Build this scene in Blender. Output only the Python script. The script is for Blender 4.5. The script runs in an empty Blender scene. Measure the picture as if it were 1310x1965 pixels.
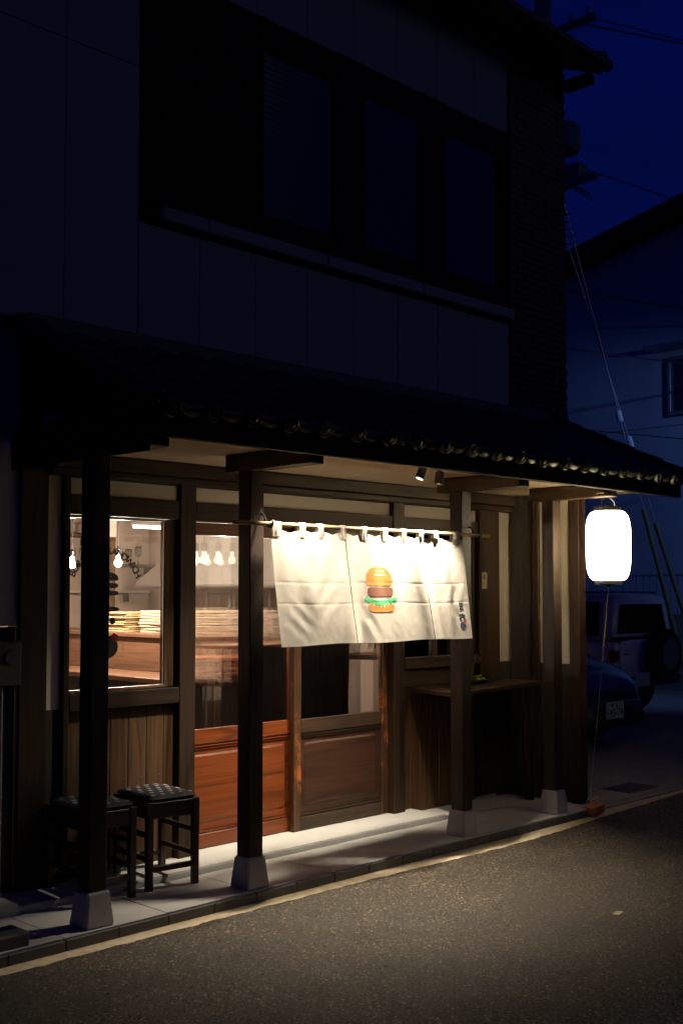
import bpy, bmesh, math, random
from mathutils import Vector, Matrix, noise as mnoise
R = math.radians
rnd = random.Random(7)
scene = bpy.context.scene
COL = scene.collection

# ------------------------------------------------------------------ camera
cam = bpy.data.objects.new('camera', bpy.data.cameras.new('camera')); COL.objects.link(cam)
cam.data.sensor_fit = 'VERTICAL'; cam.data.sensor_height = 36.0
cam.data.lens = 36.0 * 2200 / 1965
cam.location = (0, 0, 1.6)
cam.rotation_euler = (R(90 + 2.8), 0, R(-45.7))
cam.data.shift_y = (1027.4 - 982.5) / 1965
cam.data.clip_end = 2000
scene.camera = cam

# ------------------------------------------------------------------ sky, sun, exposure (late dusk)
world = bpy.data.worlds.new('World'); scene.world = world; world.use_nodes = True
wn = world.node_tree.nodes; wl = world.node_tree.links
sky = wn.new('ShaderNodeTexSky'); sky.sky_type = 'NISHITA'; sky.sun_disc = False
sky.sun_elevation = R(-1.5); sky.sun_rotation = R(230); sky.altitude = 50
tint = wn.new('ShaderNodeMix'); tint.data_type = 'RGBA'; tint.blend_type = 'MULTIPLY'
tint.inputs[0].default_value = 1.0
tint.inputs[7].default_value = (0.012, 0.075, 1.25, 1)
wl.new(sky.outputs[0], tint.inputs[6])
bg = wn['Background']; bg.inputs[1].default_value = 0.15
stc = wn.new('ShaderNodeTexCoord'); smp = wn.new('ShaderNodeMapping'); smp.inputs['Scale'].default_value = (1, 1, 2.5)
wl.new(stc.outputs['Generated'], smp.inputs['Vector'])
cl = wn.new('ShaderNodeTexNoise'); cl.inputs['Scale'].default_value = 3.2; cl.inputs['Detail'].default_value = 6; wl.new(smp.outputs[0], cl.inputs['Vector'])
cr = wn.new('ShaderNodeMapRange'); cr.inputs['From Min'].default_value = .3; cr.inputs['From Max'].default_value = .7; cr.inputs['To Min'].default_value = .72; cr.inputs['To Max'].default_value = 1.3
wl.new(cl.outputs[0], cr.inputs['Value'])
haze_mul = wn.new('ShaderNodeMix'); haze_mul.data_type = 'RGBA'; haze_mul.blend_type = 'MULTIPLY'; haze_mul.inputs[0].default_value = 1
wl.new(tint.outputs[2], haze_mul.inputs[6]); wl.new(cr.outputs[0], haze_mul.inputs[7])
wl.new(haze_mul.outputs[2], bg.inputs[0])
sun = bpy.data.objects.new('sun', bpy.data.lights.new('sun', 'SUN')); COL.objects.link(sun)
sun.data.energy = 0.022; sun.data.angle = R(20); sun.data.color = (1.0, 0.95, 0.9)
sun.rotation_euler = (R(68), 0, R(28))
vs = scene.view_settings
vs.view_transform = 'Standard'; vs.look = 'None'; vs.gamma = 1; vs.exposure = 0.0; vs.use_curve_mapping = False
cy = scene.cycles
cy.max_bounces = 10; cy.transparent_max_bounces = 24; cy.transmission_bounces = 10
cy.sample_clamp_indirect = 4.0; cy.caustics_refractive = False; cy.caustics_reflective = False
cy.use_denoising = True

# ------------------------------------------------------------------ materials
def newmat(name):
    m = bpy.data.materials.new(name); m.use_nodes = True
    n = m.node_tree.nodes; return m, n, m.node_tree.links, n['Principled BSDF']
def coords(n, l, scale=(1, 1, 1), rnd_off=True):
    tc = n.new('ShaderNodeTexCoord'); mp = n.new('ShaderNodeMapping'); mp.inputs['Scale'].default_value = scale
    l.new(tc.outputs['Object'], mp.inputs['Vector'])
    if rnd_off:
        oi = n.new('ShaderNodeObjectInfo'); mu = n.new('ShaderNodeVectorMath'); mu.operation = 'SCALE'
        cb = n.new('ShaderNodeCombineXYZ')
        for k in range(3): l.new(oi.outputs['Random'], cb.inputs[k])
        l.new(cb.outputs[0], mu.inputs[0]); mu.inputs['Scale'].default_value = 37.0
        l.new(mu.outputs[0], mp.inputs['Location'])
    return mp
def ramp(n, l, src, stops):
    r = n.new('ShaderNodeValToRGB'); e = r.color_ramp.elements
    while len(e) > 1: e.remove(e[-1])
    e[0].position, e[0].color = stops[0][0], (*stops[0][1], 1)
    for p, c in stops[1:]:
        k = e.new(p); k.color = (*c, 1)
    l.new(src, r.inputs[0]); return r
def noise(n, l, vec, scale, detail=6, rough=.6, dist=0):
    t = n.new('ShaderNodeTexNoise'); t.inputs['Scale'].default_value = scale; t.inputs['Detail'].default_value = detail
    t.inputs['Roughness'].default_value = rough; t.inputs['Distortion'].default_value = dist
    l.new(vec.outputs[0], t.inputs['Vector']); return t
def bump(n, l, h, b, strength=.3, dist=.002):
    k = n.new('ShaderNodeBump'); k.inputs['Strength'].default_value = strength; k.inputs['Distance'].default_value = dist
    l.new(h, k.inputs['Height']); l.new(k.outputs[0], b.inputs['Normal']); return k
def sc(c, f): return tuple(min(1, x * f) for x in c)
def plain(name, c, rough=.6, var=.25, scale=8, metal=0, bmp=.15, spec=.5, coat=0):
    m, n, l, b = newmat(name); mp = coords(n, l)
    t = noise(n, l, mp, scale)
    r = ramp(n, l, t.outputs[0], [(.25, sc(c, 1 - var)), (.75, sc(c, 1 + var))])
    l.new(r.outputs[0], b.inputs['Base Color'])
    b.inputs['Roughness'].default_value = rough; b.inputs['Metallic'].default_value = metal
    b.inputs['Specular IOR Level'].default_value = spec
    if coat: b.inputs['Coat Weight'].default_value = coat; b.inputs['Coat Roughness'].default_value = .08
    if bmp:
        t2 = noise(n, l, mp, scale * 9, 4); bump(n, l, t2.outputs[0], b, bmp, .002)
    return m
def wood(name, c, axis='Z', rough=.5, var=.45, rings=7., wear=None, spec=.4):
    """grain stretched along axis: plain-sawn arches plus fine pores"""
    m, n, l, b = newmat(name)
    s = {'X': (.16, 2.2, 2.2), 'Y': (2.2, .16, 2.2), 'Z': (2.2, 2.2, .16)}[axis]
    f = {'X': (1.6, 60, 60), 'Y': (60, 1.6, 60), 'Z': (60, 60, 1.6)}[axis]
    mp = coords(n, l, s); mf = coords(n, l, f)
    t = noise(n, l, mp, 2.2, 3, .5, .3)
    mul = n.new('ShaderNodeMath'); mul.operation = 'MULTIPLY'; mul.inputs[1].default_value = rings
    l.new(t.outputs[0], mul.inputs[0])
    fr = n.new('ShaderNodeMath'); fr.operation = 'FRACT'; l.new(mul.outputs[0], fr.inputs[0])
    r = ramp(n, l, fr.outputs[0], [(0, sc(c, 1 - var)), (.12, c), (.75, sc(c, 1 + var * .7)), (1, sc(c, 1 - var))])
    t2 = noise(n, l, mf, 1.0, 5, .7)
    r2 = ramp(n, l, t2.outputs[0], [(.3, (.45,) * 3), (.62, (1.1,) * 3)])
    mx = n.new('ShaderNodeMix'); mx.data_type = 'RGBA'; mx.blend_type = 'MULTIPLY'; mx.inputs[0].default_value = .8
    l.new(r.outputs[0], mx.inputs[6]); l.new(r2.outputs[0], mx.inputs[7]); out = mx.outputs[2]
    if wear:
        mw = coords(n, l, (1, 1, .45)); tw = noise(n, l, mw, 9, 8, .75)
        rw = ramp(n, l, tw.outputs[0], [(.56, (0, 0, 0)), (.66, (1, 1, 1))])
        m2 = n.new('ShaderNodeMix'); m2.data_type = 'RGBA'; l.new(rw.outputs[0], m2.inputs[0])
        l.new(out, m2.inputs[6]); m2.inputs[7].default_value = (*wear, 1); out = m2.outputs[2]
    l.new(out, b.inputs['Base Color'])
    b.inputs['Roughness'].default_value = rough; b.inputs['Specular IOR Level'].default_value = spec
    rr = ramp(n, l, t2.outputs[0], [(.3, (rough + .2,) * 3), (.7, (rough,) * 3)]); l.new(rr.outputs[0], b.inputs['Roughness'])
    bump(n, l, t2.outputs[0], b, .25, .0015)
    return m
def emit(name, c, s):
    m = bpy.data.materials.new(name); m.use_nodes = True; n = m.node_tree.nodes; n.clear()
    e = n.new('ShaderNodeEmission'); e.inputs[0].default_value = (*c, 1); e.inputs[1].default_value = s
    o = n.new('ShaderNodeOutputMaterial'); m.node_tree.links.new(e.outputs[0], o.inputs[0]); return m
def pane(name, tintc=(1, 1, 1), refl=.05):
    m = bpy.data.materials.new(name); m.use_nodes = True; n = m.node_tree.nodes; l = m.node_tree.links; n.clear()
    t = n.new('ShaderNodeBsdfTransparent'); t.inputs[0].default_value = (*tintc, 1)
    g = n.new('ShaderNodeBsdfGlossy'); g.inputs['Roughness'].default_value = .02
    f = n.new('ShaderNodeFresnel'); f.inputs[0].default_value = 1.45
    mx = n.new('ShaderNodeMixShader'); l.new(f.outputs[0], mx.inputs[0]); l.new(t.outputs[0], mx.inputs[1]); l.new(g.outputs[0], mx.inputs[2])
    o = n.new('ShaderNodeOutputMaterial'); l.new(mx.outputs[0], o.inputs[0]); return m

M = {}
M['post'] = wood('post_wood', (.026, .0155, .0095), 'Z', .45, spec=.3)
M['beamX'] = wood('beam_wood_x', (.026, .0135, .007), 'X', .5, spec=.25)
M['beamY'] = wood('beam_wood_y', (.050, .029, .017), 'Y', .5, spec=.25)
M['beamZ'] = wood('beam_wood_z', (.025, .0128, .0065), 'Z', .5, spec=.25)
M['plank'] = wood('plank_wood', (.072, .034, .011), 'Z', .55, .5, 9)
M['plank_dark'] = wood('plank_wood_dark', (.022, .017, .015), 'Z', .6, .4, 9)
M['doorL_v'] = wood('red_door_wood_v', (.13, .031, .008), 'Z', .3, .3, 6)
M['doorL_h'] = wood('red_door_wood_h', (.14, .034, .008), 'X', .3, .4, 6)
M['doorR_v'] = wood('brown_door_wood_v', (.060, .027, .013), 'Z', .4, .3, 6, wear=(.34, .10, .022))
M['doorR_h'] = wood('brown_door_wood_h', (.038, .021, .012), 'X', .42, .3, 6)
M['doorR_p'] = wood('brown_door_panel', (.042, .016, .008), 'X', .42, .35, 5)
M['plaster'] = plain('cream_plaster', (.82, .76, .64), .85, .06, 5, bmp=.1)
M['soffit'] = plain('soffit_board', (.84, .66, .46), .8, .05, 2, bmp=.05)
M['siding'] = plain('siding', (.36, .36, .38), .75, .10, 1.5, bmp=.2)
M['black_wood'] = plain('black_wood', (.007, .007, .008), .7, .3, 6, spec=.2)
M['black_metal'] = plain('black_metal', (.015, .015, .016), .4, .2, 12, bmp=.02)
M['tile'] = plain('kawara', (.035, .037, .042), .4, .3, 14, bmp=.12)
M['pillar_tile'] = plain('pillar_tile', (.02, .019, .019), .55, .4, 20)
M['conc'] = plain('concrete_base', (.38, .38, .39), .75, .12, 14, bmp=.2)
M['slab'] = plain('floor_slab', (.52, .515, .50), .62, .12, 5, bmp=.12)
M['kerb'] = plain('kerb_concrete', (.10, .10, .095), .7, .18, 9, bmp=.25)
M['step'] = plain('step_mortar', (.47, .47, .46), .65, .08, 6, bmp=.12)
M['grout'] = plain('grout', (.10, .10, .10), .9, .2, 20)
M['gutter'] = plain('gutter_concrete', (.46, .38, .26), .85, .3, 30, bmp=.6)
M['parking'] = plain('parking_concrete', (.20, .18, .15), .85, .25, 3, bmp=.3)
M['iron'] = plain('cast_iron', (.05, .05, .05), .6, .3, 30)
M['kerb_pale'] = plain('worn_marker', (.34, .30, .23), .8, .3, 40)
M['white_paint'] = plain('white_paint', (.75, .74, .70), .6, .12, 12)
M['pole'] = wood('bamboo_pole', (.34, .22, .10), 'X', .35, .2, 3)
M['stool'] = wood('stool_wood', (.030, .016, .011), 'Z', .3, .3, 6)
M['navy'] = plain('navy_fabric', (.016, .017, .034), .75, .2, 40, bmp=.3)
M['white_fab'] = plain('white_thread', (.7, .67, .62), .8, .1, 40)
M['moss'] = plain('moss', (.10, .13, .02), .8, .4, 60, bmp=.8)
M['leaf_red'] = plain('red_leaf', (.10, .018, .014), .6, .3, 30)
M['dish'] = plain('dark_dish', (.02, .02, .02), .5, .2, 20)
M['twig'] = plain('twig', (.22, .18, .14), .8, .2, 40)
M['brick'] = plain('orange_brick', (.45, .16, .045), .75, .2, 20, bmp=.4)
M['cord'] = plain('cord', (.7, .66, .56), .8, .1, 40)
def paper_mat():
    m = bpy.data.materials.new('lantern_paper'); m.use_nodes = True; n = m.node_tree.nodes; l = m.node_tree.links; n.clear()
    t = n.new('ShaderNodeBsdfTranslucent'); t.inputs[0].default_value = (.78, .74, .64, 1); d = n.new('ShaderNodeBsdfDiffuse'); d.inputs[0].default_value = (.8, .77, .7, 1)
    mp = coords(n, l, (1, 1, 1), False); x = noise(n, l, mp, 60, 5); k = n.new('ShaderNodeBump'); k.inputs['Strength'].default_value = .2; k.inputs['Distance'].default_value = .001; l.new(x.outputs[0], k.inputs['Height']); l.new(k.outputs[0], t.inputs['Normal'])
    mx = n.new('ShaderNodeMixShader'); mx.inputs[0].default_value = .3; l.new(t.outputs[0], mx.inputs[1]); l.new(d.outputs[0], mx.inputs[2])
    o = n.new('ShaderNodeOutputMaterial'); l.new(mx.outputs[0], o.inputs[0]); return m
M['lantern'] = paper_mat()
M['bulb'] = emit('bulb_glow', (1.0, .80, .62), 2300)
M['tube'] = emit('tube_glow', (1.0, .90, .72), 14)
M['spot_lens'] = emit('spot_lens', (1.0, .85, .6), 3)
M['pane'] = pane('clear_pane')
M['in_wall'] = plain('shop_wall', (.52, .41, .34), .7, .06, 2, bmp=.05)
M['in_floor'] = plain('shop_floor', (.06, .05, .045), .5, .2, 4)
M['in_ceil'] = plain('shop_ceiling', (.22, .17, .14), .8, .06, 2)
M['bar'] = wood('bar_wood', (.13, .065, .035), 'Y', .35, .3, 5)
M['bar_dark'] = wood('bar_front_wood', (.016, .012, .010), 'Z', .5, .3, 6)
M['steel'] = plain('stainless', (.52, .52, .50), .32, .06, 3, metal=1, bmp=.02)
M['paper'] = plain('kraft_paper', (.36, .25, .12), .8, .15, 15)
M['wpaper'] = plain('white_paper', (.50, .43, .34), .7, .06, 15)
M['ceramic'] = plain('ceramic', (.40, .31, .22), .3, .05, 8, bmp=0)
M['copper'] = plain('orange_tray', (.55, .18, .07), .35, .2, 12)
M['green_glass'] = plain('green_bottle', (.03, .18, .08), .15, .1, 8, bmp=0)
M['black_vinyl'] = plain('black_vinyl', (.006, .006, .008), .45, .1, 10, bmp=0)
M['red_vinyl'] = plain('red_vinyl', (.55, .012, .012), .45, .1, 10, bmp=0); 
M['car_white'] = plain('white_car_paint', (.74, .72, .68), .3, .04, 2, bmp=0, coat=.6)
M['car_blue'] = plain('blue_car_paint', (.012, .02, .085), .25, .05, 2, bmp=0, coat=.8)
M['car_glass'] = plain('car_glass', (.008, .009, .012), .06, .1, 2, bmp=0, spec=.8)
M['tyre'] = plain('tyre', (.012, .012, .012), .8, .2, 30)
M['rim'] = plain('rim', (.3, .3, .3), .4, .1, 10, metal=.8)
M['red_lens'] = plain('red_lens', (.25, .015, .012), .15, .1, 10, bmp=0)
M['plate'] = plain('plate_white', (.62, .62, .50), .5, .04, 8, bmp=0)
M['plate_green'] = plain('plate_ink', (.02, .05, .025), .6, .1, 8, bmp=0)
M['house'] = plain('house_wall', (.44, .46, .50), .85, .12, 1.2, bmp=.25)
M['house_roof'] = plain('house_roof', (.02, .02, .022), .7, .2, 4)
M['alu'] = plain('aluminium', (.35, .36, .38), .4, .1, 10, metal=.6)
M['sleeve'] = plain('yellow_sleeve', (.20, .16, .05), .5, .15, 8)
M['cpole'] = plain('concrete_pole', (.22, .22, .21), .85, .1, 8)
M['porcelain'] = plain('porcelain', (.7, .72, .75), .2, .05, 8, bmp=0)
M['curtain'] = plain('window_blind', (.20, .21, .26), .7, .1, 4)
M['bun'] = plain('print_bun', (.42, .145, .012), .85, .08, 40)
M['patty'] = plain('print_patty', (.14, .045, .018), .85, .1, 40)
M['lettuce'] = plain('print_lettuce', (.035, .36, .13), .85, .08, 40)
M['seed'] = plain('print_seed', (.85, .80, .70), .85, .03, 40)
M['navy_print'] = plain('print_navy', (.014, .018, .05), .85, .1, 40)

def asphalt():
    m, n, l, b = newmat('asphalt')
    mp = coords(n, l, rnd_off=False)
    v = n.new('ShaderNodeTexVoronoi'); v.inputs['Scale'].default_value = 130; l.new(mp.outputs[0], v.inputs['Vector'])
    v2 = n.new('ShaderNodeTexVoronoi'); v2.inputs['Scale'].default_value = 330; l.new(mp.outputs[0], v2.inputs['Vector'])
    big = noise(n, l, mp, 2.3, 8, .65)
    sep = n.new('ShaderNodeSeparateColor'); l.new(v.outputs['Color'], sep.inputs[0])
    r = ramp(n, l, sep.outputs[0], [(0, (.008, .006, .0038)), (.55, (.025, .0185, .0105)), (.86, (.050, .036, .021)), (.955, (.11, .08, .048)), (.985, (.32, .235, .14))])
    rb = ramp(n, l, big.outputs[0], [(.32, (.5,) * 3), (.5, (.95,) * 3), (.68, (1.35,) * 3)])
    mx = n.new('ShaderNodeMix'); mx.data_type = 'RGBA'; mx.blend_type = 'MULTIPLY'; mx.inputs[0].default_value = 1
    l.new(r.outputs[0], mx.inputs[6]); l.new(rb.outputs[0], mx.inputs[7]); l.new(mx.outputs[2], b.inputs['Base Color'])
    rr = ramp(n, l, sep.outputs[1], [(0, (.85,) * 3), (.8, (.6,) * 3), (.97, (.25,) * 3)]); l.new(rr.outputs[0], b.inputs['Roughness'])
    ad = n.new('ShaderNodeMath'); ad.operation = 'ADD'; l.new(v.outputs['Distance'], ad.inputs[0])
    m2 = n.new('ShaderNodeMath'); m2.operation = 'MULTIPLY'; m2.inputs[1].default_value = .4; l.new(v2.outputs['Distance'], m2.inputs[0]); l.new(m2.outputs[0], ad.inputs[1])
    k = bump(n, l, ad.outputs[0], b, 1.0, .006); k.invert = True
    return m
M['asphalt'] = asphalt()
def cloth_mat():
    m = bpy.data.materials.new('noren_cotton'); m.use_nodes = True; n = m.node_tree.nodes; l = m.node_tree.links; n.clear()
    mp = coords(n, l, rnd_off=False)
    w1 = noise(n, l, mp, 9, 6); r = ramp(n, l, w1.outputs[0], [(.3, (.66, .62, .55)), (.7, (.73, .69, .62))])
    wv = n.new('ShaderNodeTexWave'); wv.inputs['Scale'].default_value = 330; wv.bands_direction = 'Z'; l.new(mp.outputs[0], wv.inputs[0])
    wx = n.new('ShaderNodeTexWave'); wx.inputs['Scale'].default_value = 330; wx.bands_direction = 'X'; l.new(mp.outputs[0], wx.inputs[0])
    w2 = noise(n, l, mp, 55, 5, .7)
    ad = n.new('ShaderNodeMath'); ad.operation = 'ADD'; l.new(wv.outputs[1], ad.inputs[0]); l.new(wx.outputs[1], ad.inputs[1])
    mu = n.new('ShaderNodeMath'); mu.operation = 'MULTIPLY_ADD'; mu.inputs[1].default_value = 1.2; l.new(w2.outputs[0], mu.inputs[0]); l.new(ad.outputs[0], mu.inputs[2])
    k = n.new('ShaderNodeBump'); k.inputs['Strength'].default_value = .5; k.inputs['Distance'].default_value = .0008; l.new(mu.outputs[0], k.inputs['Height'])
    d = n.new('ShaderNodeBsdfDiffuse'); l.new(r.outputs[0], d.inputs[0]); l.new(k.outputs[0], d.inputs['Normal'])
    t = n.new('ShaderNodeBsdfTranslucent'); l.new(r.outputs[0], t.inputs[0])
    mx = n.new('ShaderNodeMixShader'); mx.inputs[0].default_value = .38; l.new(d.outputs[0], mx.inputs[1]); l.new(t.outputs[0], mx.inputs[2])
    o = n.new('ShaderNodeOutputMaterial'); l.new(mx.outputs[0], o.inputs[0]); return m
M['cloth'] = cloth_mat()
def glass_mat():
    m, n, l, b = newmat('reeded_glass')
    b.inputs['Base Color'].default_value = (.97, .97, .95, 1); b.inputs['Transmission Weight'].default_value = 1
    b.inputs['Roughness'].default_value = 0; b.inputs['IOR'].default_value = 1.45
    return m
M['reeded'] = glass_mat()
def clear_glass():
    m, n, l, b = newmat('tableware_glass'); b.inputs['Transmission Weight'].default_value = 1; b.inputs['Roughness'].default_value = .02; b.inputs['IOR'].default_value = 1.3
    return m
M['glass'] = clear_glass()
def window_dark():
    m, n, l, b = newmat('dusk_window_glass'); mp = coords(n, l, rnd_off=False)
    w = n.new('ShaderNodeTexWave'); w.inputs['Scale'].default_value = 9; w.bands_direction = 'Z'; w.inputs['Distortion'].default_value = .3; l.new(mp.outputs[0], w.inputs[0])
    b.inputs['Base Color'].default_value = (.03, .032, .045, 1); b.inputs['Roughness'].default_value = .12; b.inputs['Specular IOR Level'].default_value = .9
    bump(n, l, w.outputs[1], b, .2, .002); return m
M['dusk_glass'] = window_dark()

# ------------------------------------------------------------------ mesh helpers
ORG = {}
def link(o, loc, parent):
    COL.objects.link(o); loc = Vector(loc)
    if parent is not None:
        o.parent = parent; o.location = loc - ORG[parent.name]
    else: o.location = loc
    ORG[o.name] = loc
    return o
def empty(name, loc=(0, 0, 0), parent=None):
    o = bpy.data.objects.new(name, None); o.empty_display_size = .1
    return link(o, loc, parent)
def tag(o, label, cat, group=None):
    o['label'] = label; o['category'] = cat
    if group: o['group'] = group
    return o
def struct(o): o['kind'] = 'structure'; return o
class MB:
    def __init__(s): s.v = []; s.f = []
    def add(s, vs, fs):
        k = len(s.v); s.v += [Vector(v) for v in vs]; s.f += [[i + k for i in f] for f in fs]; return s
    def box(s, x0, x1, y0, y1, z0, z1):
        return s.add([(x0, y0, z0), (x1, y0, z0), (x1, y1, z0), (x0, y1, z0), (x0, y0, z1), (x1, y0, z1), (x1, y1, z1), (x0, y1, z1)],
                     [(0, 3, 2, 1), (4, 5, 6, 7), (0, 1, 5, 4), (1, 2, 6, 5), (2, 3, 7, 6), (3, 0, 4, 7)])
    def frustum(s, cx, cy, z0, z1, a, b, a2=None, b2=None):
        a2 = a2 or a; b2 = b2 or b
        return s.add([(cx - a, cy - a2, z0), (cx + a, cy - a2, z0), (cx + a, cy + a2, z0), (cx - a, cy + a2, z0), (cx - b, cy - b2, z1), (cx + b, cy - b2, z1), (cx + b, cy + b2, z1), (cx - b, cy + b2, z1)],
                     [(0, 3, 2, 1), (4, 5, 6, 7), (0, 1, 5, 4), (1, 2, 6, 5), (2, 3, 7, 6), (3, 0, 4, 7)])
    def hexa(s, p):  # 8 points bottom 4 then top 4
        return s.add(p, [(0, 3, 2, 1), (4, 5, 6, 7), (0, 1, 5, 4), (1, 2, 6, 5), (2, 3, 7, 6), (3, 0, 4, 7)])
    def tube(s, pts, r, seg=8, cap=True, taper=None):
        pts = [Vector(p) for p in pts]; rings = []; prev = None
        for i, p in enumerate(pts):
            d = (pts[min(i + 1, len(pts) - 1)] - pts[max(i - 1, 0)]).normalized()
            if prev is None: a = d.orthogonal().normalized()
            else: a = (prev - d * prev.dot(d)).normalized()
            prev = a; b = d.cross(a)
            rr = r if taper is None else r * (1 + (taper - 1) * i / max(1, len(pts) - 1))
            rings.append([p + (a * math.cos(t) + b * math.sin(t)) * rr for t in [2 * math.pi * k / seg for k in range(seg)]])
        vs = [v for q in rings for v in q]; fs = []
        for i in range(len(pts) - 1):
            for k in range(seg): fs.append((i * seg + k, i * seg + (k + 1) % seg, (i + 1) * seg + (k + 1) % seg, (i + 1) * seg + k))
        if cap: fs.append(tuple(range(seg))[::-1]); fs.append(tuple((len(pts) - 1) * seg + k for k in range(seg)))
        return s.add(vs, fs)
    def lathe(s, prof, c=(0, 0, 0), seg=24, capb=True, capt=True):
        c = Vector(c); vs = []; fs = []
        for r, z in prof:
            for k in range(seg):
                t = 2 * math.pi * k / seg; vs.append(c + Vector((r * math.cos(t), r * math.sin(t), z)))
        for i in range(len(prof) - 1):
            for k in range(seg): fs.append((i * seg + k, i * seg + (k + 1) % seg, (i + 1) * seg + (k + 1) % seg, (i + 1) * seg + k))
        if capb: fs.append(tuple(range(seg))[::-1])
        if capt: fs.append(tuple((len(prof) - 1) * seg + k for k in range(seg)))
        return s.add(vs, fs)
    def prism(s, poly, axis, a, b):
        """poly of 2d points extruded along axis from a to b"""
        def P(p, t): return {'x': (t, p[0], p[1]), 'y': (p[0], t, p[1]), 'z': (p[0], p[1], t)}[axis]
        n = len(poly)
        return s.add([P(p, a) for p in poly] + [P(p, b) for p in poly],
                     [tuple(range(n)), tuple(range(n, 2 * n))[::-1]] + [(i, (i + 1) % n, n + (i + 1) % n, n + i) for i in range(n)])
    def grid(s, fn, nu, nv):
        vs = [fn(i / nu, j / nv) for j in range(nv + 1) for i in range(nu + 1)]
        fs = [(j * (nu + 1) + i, j * (nu + 1) + i + 1, (j + 1) * (nu + 1) + i + 1, (j + 1) * (nu + 1) + i) for j in range(nv) for i in range(nu)]
        return s.add(vs, fs)
    def build(s, name, mat, parent=None, bevel=0, smooth=False, origin=None, recalc=True, seg=1):
        lo = Vector([min(v[k] for v in s.v) for k in range(3)]); hi = Vector([max(v[k] for v in s.v) for k in range(3)])
        c = Vector(origin) if origin is not None else (lo + hi) / 2
        me = bpy.data.meshes.new(name); me.from_pydata([v - c for v in s.v], [], s.f)
        if recalc or bevel:
            bm = bmesh.new(); bm.from_mesh(me)
            if recalc: bmesh.ops.recalc_face_normals(bm, faces=bm.faces)
            if bevel: bmesh.ops.bevel(bm, geom=list(bm.edges), offset=bevel, segments=seg, affect='EDGES', clamp_overlap=True)
            bm.to_mesh(me); bm.free()
        if smooth: me.polygons.foreach_set('use_smooth', [True] * len(me.polygons))
        me.materials.append(M[mat] if isinstance(mat, str) else mat); me.update()
        return link(bpy.data.objects.new(name, me), c, parent)
def bx(name, x0, x1, y0, y1, z0, z1, mat, parent=None, bevel=.003):
    return MB().box(x0, x1, y0, y1, z0, z1).build(name, mat, parent, bevel)
def share(o, loc, parent, rot=None):
    c = o.copy(); link(c, loc, parent)
    if rot is not None: c.rotation_euler = rot
    return c

STREET = .05; PLAT = .10
# ================================================================== THE SETTING
def ground_sheet():
    MBk = MB(); MBk.add([(-60, -60, .02), (150, -60, .02), (150, 160, .02), (-60, 160, .02)], [(0, 1, 2, 3)])
    return struct(MBk.build('ground', 'parking'))
ground_sheet()
# asphalt with a ragged edge along the gutter
pts = []
x = -60.0
while x < 140:
    st = .03 if 1.5 < x < 11 else 1.0
    yb = 4.268 - .05 * math.exp(-((x - 5.8) / .9) ** 2) + (min(.10, (x - 6.4) * .05) if x > 6.4 else 0)
    pts.append((x, yb + .014 * mnoise.noise(Vector((x * 9, 0, 0))) + .008 * mnoise.noise(Vector((x * 31, 3, 0)))))
    x += st
k = MB(); n = len(pts)
vs = [(p[0], p[1], STREET) for p in pts] + [(p[0], -40, STREET) for p in pts] + [(p[0], p[1] + .004, STREET - .02) for p in pts]
k.add(vs, [(i, n + i, n + i + 1, i + 1) for i in range(n - 1)] + [(i, i + 1, 2 * n + i + 1, 2 * n + i) for i in range(n - 1)])
struct(k.build('road', 'asphalt', origin=(0, 0, 0)))
struct(MB().box(-30, 120, 4.05, 4.52, .0, STREET - .006).build('gutter', 'gutter'))
pk = struct(MB().box(7.02, 60, 4.52, 60, .0, STREET + .006).build('parking_pavement', 'parking'))
MB().box(7.02, 60, 4.44, 4.514, .0, STREET + .004).build('edge_strip', 'parking', pk)
# drain lid in the parking pavement
dr = empty('drain_cover', (8.1, 4.74, STREET)); tag(dr, 'dark square iron drain cover set in the parking pavement beyond the lantern', 'drain cover')
bx('frame', 7.88, 8.32, 4.60, 4.88, STREET - .01, STREET + .009, 'iron', dr, .002)
for i in range(7): bx('bar', 7.90, 8.30, 4.622 + i * .036, 4.642 + i * .036, STREET + .009, STREET + .014, 'iron', dr, .002)
mk = MB().add([*[(a, b, STREET + h) for h in (.001, .004) for a, b in ((4.91, 2.94), (4.98, 2.955), (4.97, 2.985), (4.90, 2.972))]],
              [(0, 3, 2, 1), (4, 5, 6, 7), (0, 1, 5, 4), (1, 2, 6, 5), (2, 3, 7, 6), (3, 0, 4, 7)]).build('survey_marker', 'kerb_pale')
tag(mk, 'small pale square marker plate lying on the dark asphalt', 'road marker')

# porch floor: slabs and kerb stones, all single pieces
porch = struct(empty('porch_floor', (4.8, 4.8, PLAT)))
bx('bed', 1.0, 7.02, 4.386, 5.25, .0, PLAT - .006, 'grout', porch, 0)
xs = [2.5 - .275 * 5 + .275 * i for i in range(22)]
for i in range(len(xs) - 1):
    x0 = xs[i] + .002; x1 = min(xs[i + 1], 7.02)
    if x1 - x0 < .05: continue
    sl = [0, 0, 0, .25][0]
    MB().box(x0 + .0015, x1 - .0015, 4.372, 4.384, STREET - .02, PLAT - .008 + rnd.uniform(-.0015, .0015)).build('kerb_stone', 'kerb', porch, .004)
    if i % 2 == 0:
        x2 = min(xs[i] + .55, 7.02)
        bx('floor_slab', x0, x2 - .002, 4.378 + .0075, 4.840, .02, PLAT + rnd.uniform(-.001, .001), 'slab', porch, .002)
        if x0 > 5.9: bx('floor_slab', x0, x2 - .002, 4.844, 5.21, .02, PLAT + rnd.uniform(-.001, .001), 'slab', porch, .002)
MB().box(2.6, 5.955, 4.858, 5.21, .05, PLAT + .03).build('door_step', 'step', porch, .006, seg=2)

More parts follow.
